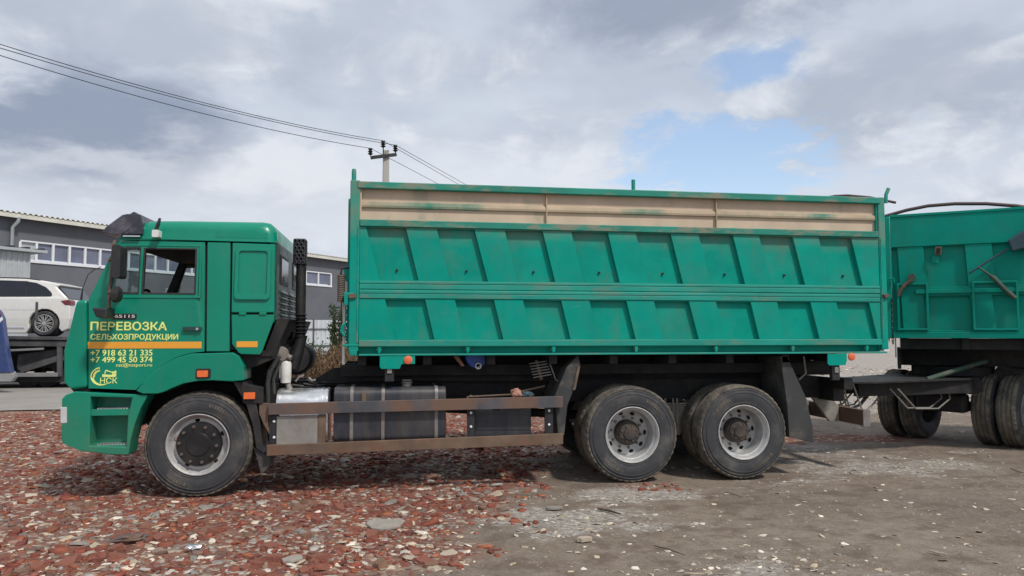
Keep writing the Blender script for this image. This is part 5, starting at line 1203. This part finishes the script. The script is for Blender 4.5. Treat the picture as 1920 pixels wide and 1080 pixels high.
for (px, pyb, pyt, Zc) in ((694.5, 292, 278, PZ-.3), (718.5, 296, 264, PZ-.2), (741.5, 288, 272, PZ)):
    b0, b1 = cp(px, pyb, Zc), cp(px, pyt, Zc); bm = B(); tube(bm, [b0, b0.lerp(b1, .6)], .022, 6); pin = obj('insulator_pin', bm, 'dark_iron', pole)
    bm = B(); top = b1.z; lathe(bm, [(.03, top-.25), (.10, top-.2), (.045, top-.16), (.095, top-.12), (.045, top-.08), (.08, top-.04), (.07, top), (.01, top+.01)], 12, b1.x, b1.y, 0, 'Z'); obj('insulator', bm, 'insulator', pole, smooth_=True); ends.append(b1)
lefts = [((0, 104), 17.0), ((0, 83), 17.2), ((0, 90), 17.4)]; rights = [((820, 344), 37.0), ((857, 344), 38.0), ((873, 346), 38.0)]
wl = ['lowest of the three overhead wires, carried by the left insulator of the crossarm', 'overhead wire carried by the tall middle insulator on the pole', 'overhead wire carried by the right insulator of the crossarm']
for e, (lp, lz), (rp, rz_), lab in zip(ends, lefts, rights, wl):
    A_ = cp(*lp, lz); C_ = cp(*rp, rz_); bm = B(); pts = []
    A2 = e+(A_-e)*1.9; A2.z = A_.z+.15
    sagA = {0: 1}.get(0)
    for i in range(41):
        t = i/40*1.6; p = e.lerp(A_, t); p.z += -.42*4*min(t, 1.6)*(1.0-t)*.25*2.0; pts.append(p)
    pts.reverse()
    for i in range(1, 21): t = i/20*1.8; p = e.lerp(C_, t); p.z -= .0; pts.append(p)
    tube(bm, pts, .0105, 5); tag(obj('overhead_wire', bm, 'wire_black'), lab, 'wire', 'overhead power wires')

# ------------------------------------------------------------------ white car on a transporter, far left
YV = 24.5
car = thing('white_car', 'white estate-backed car riding on the transporter deck at the left edge', 'car', (S(-30, 620, YV)[0], YV+.95, S(0, 628, YV)[1]))
def vq(pts): return PL(pts, YV)
WCX, WCZ = S(82, 606, YV); wrad = .375; FWX = WCX-2.97
def arch(cx, r, n=12): return [(cx+r*math.cos(t), WCZ+r*math.sin(t)) for t in np.linspace(R(-20), R(200), n)]
zsill = S(0, 622, YV)[1]
low = vq([(131, 575), (131, 598), (126, 617)])+[(WCX+.5, zsill-.0)]+arch(WCX, .43)+[(WCX-.5, zsill-.05), (FWX+.5, zsill-.05)]+arch(FWX, .43)+[(FWX-.5, zsill)]+vq([(-172, 615), (-178, 585), (-165, 570), (-115, 559), (-60, 557), (0, 557), (96, 556), (108, 556), (127, 561)])
CW = 1.95
def tuck(x, y, z):
    s_ = .16*max(0, z-S(0, 560, YV)[1])+.10*max(0, S(0, 600, YV)[1]-z); mid = YV+CW/2; return (x, y+s_ if y < mid else y-s_, z)
obj('car_body', plate(low, YV, YV+CW, xf=tuck), 'car_white', car, bevel=.05, seg=4)
up_ = vq([(-112, 559), (-75, 532), (-50, 524), (0, 519.5), (45, 521), (85, 527), (112, 533.5), (104, 538), (127, 561), (96, 557)])
obj('cabin', plate(up_, YV+.02, YV+CW-.02, xf=tuck), 'car_white', car, bevel=.05, seg=4)
obj('side_glass', plate(vq([(-95, 556), (-68, 533), (-45, 527.5), (0, 525), (44, 526.5), (66, 530), (84, 538), (95, 548), (97, 553), (94, 556)]), YV+.012, YV+.03, xf=tuck), 'glass_dark', car)
obj('window_pillar', plate(vq([(46, 526.5), (49, 526.6), (50, 556), (47, 556)]), YV+.006, YV+.02, xf=tuck), 'black_plastic', car)
obj('roof_rail', plate(vq([(-40, 522), (0, 519), (45, 520), (72, 524.5), (72, 525.8), (45, 522), (0, 521), (-40, 524)]), YV+.12, YV+.16), 'black_plastic', car)
obj('rear_glass', plate(vq([(106, 538), (108.5, 537.5), (127, 559.5), (124.5, 560.5)]), YV+.12, YV+CW-.12), 'glass_dark', car)
obj('tail_lamp', plate(vq([(113, 564), (128, 562), (132.5, 564), (132.5, 572), (122, 572.5)]), YV-.01, YV+.35), 'tail_red', car, bevel=.015)
obj('sill_trim', plate(vq([(10, 612), (45, 613), (45, 616), (10, 616)]), YV-.012, YV+.02, xf=tuck), 'fence_white', car); bm = B()
def car_wheel(cx):
    bm = B(); lathe(bm, [(.262, .0), (.30, -.015), (.35, -.01), (.372, .03), (.376, .12), (.372, .2), (.35, .24), (.262, .23)], 40, close=True); w_ = obj('wheel', bm, 'tyre_wall', None, smooth_=True); attach(w_, car); w_.matrix_basis = Matrix.Translation((cx, YV+.02, WCZ))
    bm = B(); lathe(bm, [(.264, -.004), (.255, -.008), (.246, .01), (.24, .12)], 40)
    for f in [f for f in bm.faces if len(f.verts) > 4]: bm.faces.remove(f)
    for i in range(10):
        t = 2*math.pi*i/10; 
        for dt in (-.13, .13):
            a0 = (.05*math.cos(t), .05*math.sin(t)); a1 = (.25*math.cos(t+dt), .25*math.sin(t+dt)); nx_, nz_ = -math.sin(t)*.009, math.cos(t)*.009
            plate([(a0[0]-nx_, a0[1]-nz_), (a1[0]-nx_, a1[1]-nz_), (a1[0]+nx_, a1[1]+nz_), (a0[0]+nx_, a0[1]+nz_)], .0, .03, bm=bm)
    plate(circ(.06, 14), -.006, .03, bm=bm); o = obj('rim', bm, 'rim_silver', None); o.parent = w_
    bm = B(); plate(circ(.25, 24), .06, .08, bm=bm); o = obj('brake_disc', bm, 'dark_gap', None); o.parent = w_
    bm = B(); lathe(bm, [(.43, .03), (.43, .5)], 24, 0, 0, 0); o = obj('wheel_well', bm, 'dark_gap', None); o.parent = w_; o.location = (0, .1, 0); o.scale = (.99, 1, .99)
car_wheel(WCX); car_wheel(FWX)
YT = 24.1
tr_ = thing('car_transporter', 'dark low car transporter carrying the white car, half hidden by the cab', 'transporter', (S(40, 700, YT)[0], YT+1.2, 0))
def tq(name, pts, y0, y1, m, bev=.006): return obj(name, plate(PL(pts, YT), y0, y1), m, tr_, bevel=bev)
tq('deck_rail', [(-150, 628), (160, 632), (160, 638), (-150, 634)], YT, YT+.5, 'transporter_grey'); tq('deck_rail', [(-150, 636), (160, 640), (160, 650), (-150, 648)], YT+.05, YT+.2, 'transporter_grey')
tq('deck_plate', [(-150, 631), (160, 635), (160, 637), (-150, 633)], YT+.51, YT+2.4, 'transporter_grey'); tq('far_rail', [(-150, 632), (160, 636), (160, 646), (-150, 642)], YT+2.2, YT+2.5, 'transporter_grey')
tq('lower_beam', [(-150, 700), (108, 699), (108, 706), (-150, 708)], YT-.02, YT+.12, 'transporter_light'); tq('lower_skirt', [(-150, 708), (160, 706), (160, 716), (-150, 719)], YT+.1, YT+2.2, 'chassis_black')
tq('ramp', [(30, 690), (110, 666), (112, 676), (38, 699)], YT+.05, YT+.4, 'transporter_grey'); tq('ramp_plate', [(25, 666), (120, 652), (120, 664), (22, 690)], YT+.3, YT+.36, 'transporter_grey')
tq('inner_wall', [(-150, 648), (160, 650), (160, 700), (-150, 700)], YT+1.1, YT+1.16, 'chassis_black'); tq('upright', [(106, 650), (114, 650), (114, 706), (106, 706)], YT+.02, YT+.14, 'transporter_grey')
tq('wheel_stop_post', [(67, 566), (71, 566), (70, 601), (66, 601)], YT-.02, YT+.03, 'transporter_grey'); tq('hazard_edge', [(18, 655), (80, 652), (80, 656), (18, 659)], YT+.02, YT+.1, 'transporter_light')
for cx in (60, 95):
    bm = B(); c1 = S(cx-20, 690, YT); lathe(bm, [(.2, 0), (.38, 0), (.40, .05), (.40, .2), (.38, .25), (.2, .25)], 28, c1[0], YT+.5, .40, close=True); obj('wheel', bm, 'tyre_wall', tr_, smooth_=True)
YBV = 22.4
bv = thing('blue_side_panel', 'dark blue transporter side panel with a slanted edge, cut off by the left frame edge', 'panel', (S(-60, 715, YBV)[0], YBV+1, 0))
def bq(name, pts, y0, y1, m, bev=.02): return obj(name, plate(PL(pts, YBV), y0, y1), m, bv, bevel=bev, seg=3)
bq('body', [(-220, 560), (-20, 570), (-3, 584), (3, 596), (7, 628), (13, 664), (20, 699), (-220, 701)], YBV, YBV+.25, 'vehicle_blue', .03)
bq('skirt', [(-220, 702), (25, 700), (26, 708), (20, 716), (-220, 719)], YBV+.02, YBV+.23, 'transporter_light'); bq('stripe', [(-60, 612), (-4, 600), (4, 594), (5, 600), (-2, 607), (-60, 622)], YBV-.012, YBV+.02, 'badge_white', .003); bq('stripe', [(-60, 600), (-6, 592), (0, 586), (2, 590), (-4, 597), (-60, 608)], YBV-.012, YBV+.02, 'tail_red', .003)

# ------------------------------------------------------------------ plants
def leaves(n, fn, size, seed, up=.3):
    rg = np.random.default_rng(seed); V_ = np.empty((n*4, 3)); 
    for i in range(n):
        c_ = np.array(fn(rg)); a = rg.normal(size=3); a /= np.linalg.norm(a); b_ = np.cross(a, rg.normal(size=3)); b_ /= np.linalg.norm(b_)+1e-9; s_ = size*rg.uniform(.6, 1.3)
        V_[i*4:i*4+4] = [c_-a*s_, c_-b_*s_*.45, c_+a*s_, c_+b_*s_*.45]
    return fast_mesh('foliage', V_, np.arange(n*4).reshape(-1, 4))
def shrub(name, label, px, Y, h, r, n, seed, mat_='leaf_green', cat='shrub'):
    x = S(px, 650, Y)[0]; t = thing(name, label, cat, (x, Y, 0)); rg0 = np.random.default_rng(seed); bm = B(); tips = []
    for i in range(14):
        a = rg0.uniform(0, 6.28); rr_ = r*rg0.uniform(.1, .9); hh = h*rg0.uniform(.45, 1.0); p = (x+rr_*math.cos(a), Y+rr_*math.sin(a), hh); tips.append(p)
        tube(bm, [(x+.05*math.cos(a), Y+.05*math.sin(a), 0), (x+rr_*.4*math.cos(a), Y+rr_*.4*math.sin(a), hh*.5), p], [.03, .02, .006], 5)
    obj('stems', bm, 'bark', t)
    def fn(rg):
        p = tips[rg.integers(len(tips))]; k_ = rg.uniform(.25, 1.02); q_ = np.array((x+(p[0]-x)*k_, Y+(p[1]-Y)*k_, p[2]*k_)); return q_+rg.normal(size=3)*np.array((.13, .13, .12))*r*1.3
    obj('foliage', leaves(n, fn, .06, seed), mat_, t)
shrub('climbing_shrub', 'tall green climbing shrub beside the front edge of the cargo body', 634, 30.0, 2.75, .42, 1900, 4)
shrub('low_shrub', 'low grey green shrub in front of the white fence', 583, 27.0, 1.35, .55, 900, 9)
shrub('low_shrub', 'small green shrub between the dry weeds and the tall climbing shrub', 612, 29.0, 1.25, .5, 800, 15)
def weeds(name, label, n, xr, yr, hr, mat_, seed):
    rg = np.random.default_rng(seed); V_, F_ = [], []; o_ = 0
    for i in range(n):
        Y = rg.uniform(*yr); x = rg.uniform(*xr(Y)); h = rg.uniform(*hr)*(0.6+.6*(noise.noise(Vector((x*.8, Y*.3, 1.0)))+.5)); lx, ly = rg.normal(size=2)*.16*h; w_ = rg.uniform(.006, .014); a = rg.uniform(0, 3.14); cx, sy = math.cos(a)*w_, math.sin(a)*w_
        V_ += [(x-cx, Y-sy, 0), (x+cx, Y+sy, 0), (x+lx*.4+cx*.8, Y+ly*.4+sy*.8, h*.55), (x+lx*.4-cx*.8, Y+ly*.4-sy*.8, h*.55), (x+lx+cx*.2, Y+ly+sy*.2, h), (x+lx-cx*.2, Y+ly-sy*.2, h)]; F_ += [(o_, o_+1, o_+2, o_+3), (o_+3, o_+2, o_+4, o_+5)]; o_ += 6
        for k_ in range(4):
            t = rg.uniform(.4, 1.0); bx, by, bz = x+lx*t, Y+ly*t, h*t; q_ = rg.normal(size=3)*.06; r2 = rg.normal(size=3)*.02
            V_ += [(bx, by, bz), (bx+q_[0]*.5+r2[0], by+q_[1]*.5+r2[1], bz+abs(q_[2])*.5), (bx+q_[0], by+q_[1], bz+abs(q_[2])), (bx+q_[0]*.5-r2[0], by+q_[1]*.5-r2[1], bz+abs(q_[2])*.4)]; F_.append((o_, o_+1, o_+2, o_+3)); o_ += 4
    tag(obj(name, fast_mesh(name, V_, F_), mat_), label, 'weeds', kind='stuff')
weeds('dry_weeds', 'tall dry brown weeds growing between the truck and the white fence', 4200, lambda Y: (S(545, 650, Y)[0], S(720, 650, Y)[0]), (19.5, 26), (.75, 1.45), 'leaf_dry', 3)
weeds('dry_grass', 'strip of dry yellow grass far beyond the trailer', 5000, lambda Y: (S(1870, 650, Y)[0], S(2200, 650, Y)[0]), (32, 40), (.7, 1.9), 'leaf_dry', 8)

# ------------------------------------------------------------------ loose things on and around the truck
YK = 8.4
bc = thing('blue_canister', 'blue plastic canister tucked under the cargo floor above the fuel tank', 'canister', (S(893, 690, YK)[0], YK+.1, S(893, 692, YK)[1]))
obj('canister_body', plate(PL([(872, 668), (880, 664), (908, 664), (918, 670), (912, 682), (898, 690), (884, 689), (876, 680)], YK), YK, YK+.22), 'blue_plastic', bc, bevel=.025, seg=3)
bm = B(); c1 = S(896, 686, YK); lathe(bm, [(.036, .02), (.036, -.05), (.026, -.052), (.024, .0), (.002, .0)], 16, c1[0], YK, c1[1]); obj('canister_neck', bm, 'badge_white', bc, smooth_=True)
o = obj('orange_rag', plate(PL([(850, 668), (860, 668), (872, 686), (866, 688)], YK), YK+.03, YK+.06), 'rag_pink', None, bevel=.01); tag(o, 'faded orange rag hanging beside the blue canister', 'rag')
YW2 = 8.3
rk = thing('wire_rack', 'small bent wire rack hanging under the cargo floor ahead of the rear wheels', 'rack', (S(1014, 700, YW2)[0], YW2, S(1014, 713, YW2)[1]))
obj('rack_bar', plate(PL([(1003, 676), (1008, 675), (1018, 711), (1013, 713)], YW2), YW2, YW2+.02), 'rust_lever', rk)
for i in range(6):
    a, b_ = S(992+i*1.6, 682+i*5.2, YW2), S(1024+i*2.0, 677+i*5.0, YW2); bm = B(); tube(bm, [(a[0], YW2-.008, a[1]), (b_[0], YW2-.01, b_[1])], .006, 5); obj('rack_wire', bm, 'dull_steel', rk)
bm = B(); p = [S(*v, YW2) for v in ((1028, 675), (1036, 695), (1042, 712), (1056, 722), (1062, 728))]; tube(bm, [(x_, YW2, z_) for x_, z_ in p], .007, 5); obj('rack_cord', bm, 'dull_steel', rk)
def lumpy(name, c_, sx, sy, sz, m, seed, label, cat, rz=0.0):
    bm = B(); bmesh.ops.create_icosphere(bm, subdivisions=3, radius=1.0)
    for v in bm.verts:
        n_ = noise.fractal(v.co*1.4+Vector((seed, 0, 0)), 1.0, 2.0, 4); v.co *= 1+.45*n_; v.co = Vector((v.co.x*sx, v.co.y*sy, v.co.z*sz))
    o = obj(name, bm, m, None, smooth_=False); o.location = c_; o.rotation_euler = (0, 0, rz); return tag(o, label, cat)
a = S(968, 737, YB+.02); lumpy('crumpled_rag', (a[0], YB+.03, a[1]), .06, .03, .05, 'rag_pink', 3, 'crumpled pinkish rag lying on the upper guard rail', 'rag')
a = S(988, 740, YB+.02); lumpy('grey_cloth', (a[0], YB+.04, a[1]), .07, .03, .03, 'tarp_blue', 8, 'grey blue cloth beside the pinkish rag on the upper guard rail', 'cloth')
# slabs, sticks and scraps on the ground
def flat_slab(name, px, py, w_, d, h, seed, m, label, cat, rz=0.0):
    x, y = G(px, py); rd = random.Random(seed); pts = []
    for i in range(14):
        t = 2*math.pi*i/14; k_ = rd.uniform(.72, 1.08); pts.append((w_*k_*math.cos(t), d*k_*math.sin(t)))
    bm = plate(pts, 0, h)
    for v in bm.verts: v.co = Vector((v.co.x, v.co.z, v.co.y+.03*v.co.x*math.sin(seed)))
    o = obj(name, bm, m, None, bevel=.003); o.location = (x, y, gz(x, y)+.012); o.rotation_euler = (0, 0, rz); return tag(o, label, cat)
flat_slab('mortar_slab', 722, 985, .17, .20, .022, 2, 'slab_pale', 'largest pale flat mortar slab lying in the red rubble', 'slab', .3)
flat_slab('mortar_slab', 548, 1050, .09, .07, .020, 6, 'slab_pale', 'pale slab at the bottom of the picture in the red rubble', 'slab', .9)
flat_slab('flat_stone', 1095, 1015, .07, .045, .03, 7, 'chip_pale', 'flat cream stone on the dirt beside the red rubble edge', 'stone', .2)
flat_slab('flat_stone', 1040, 955, .09, .05, .02, 12, 'chip_grey', 'flat grey brown stone at the edge of the white chips', 'stone', .1)
def stick(pts, r, label, m='stick_dark'):
    bm = B(); p = []
    for px, py in pts: x, y = G(px, py); p.append((x, y, gz(x, y)+r+.012))
    tube(bm, p, [r*.8]+[r]*(len(p)-2)+[r*.5], 6); tag(obj('stick', bm, m), label, 'stick')
stick([(1120, 956), (1142, 959), (1164, 966)], .011, 'thick dark stick lying on the white chips below the rear wheels')
stick([(1226, 1023), (1255, 1030), (1285, 1041)], .005, 'thin dark twig on the bare dirt right of the white chips'); stick([(1360, 922), (1375, 927), (1392, 932)], .004, 'short twig on the dirt just below the rearmost truck wheel'); stick([(1742, 1034), (1758, 1038), (1774, 1041)], .009, 'pale stick at the lower right of the yard', 'chip_pale'); stick([(1283, 1077), (1302, 1077.5), (1321, 1078)], .008, 'pale stick at the bottom edge of the yard', 'chip_pale'); stick([(1895, 882), (1908, 886), (1922, 891)], .006, 'dark twig on the dirt at the right frame edge')
x, y = G(243, 1016); lumpy('metal_scrap', (x, y, .03), .12, .045, .03, 'dark_bar', 5, 'dark twisted metal scrap lying in the red rubble below the front wheel', 'scrap', .25)
x, y = G(362, 1031); lumpy('foil_scrap', (x, y, .025), .06, .04, .02, 'aluminium', 9, 'crumpled silvery foil scrap in the red rubble', 'scrap', .2)
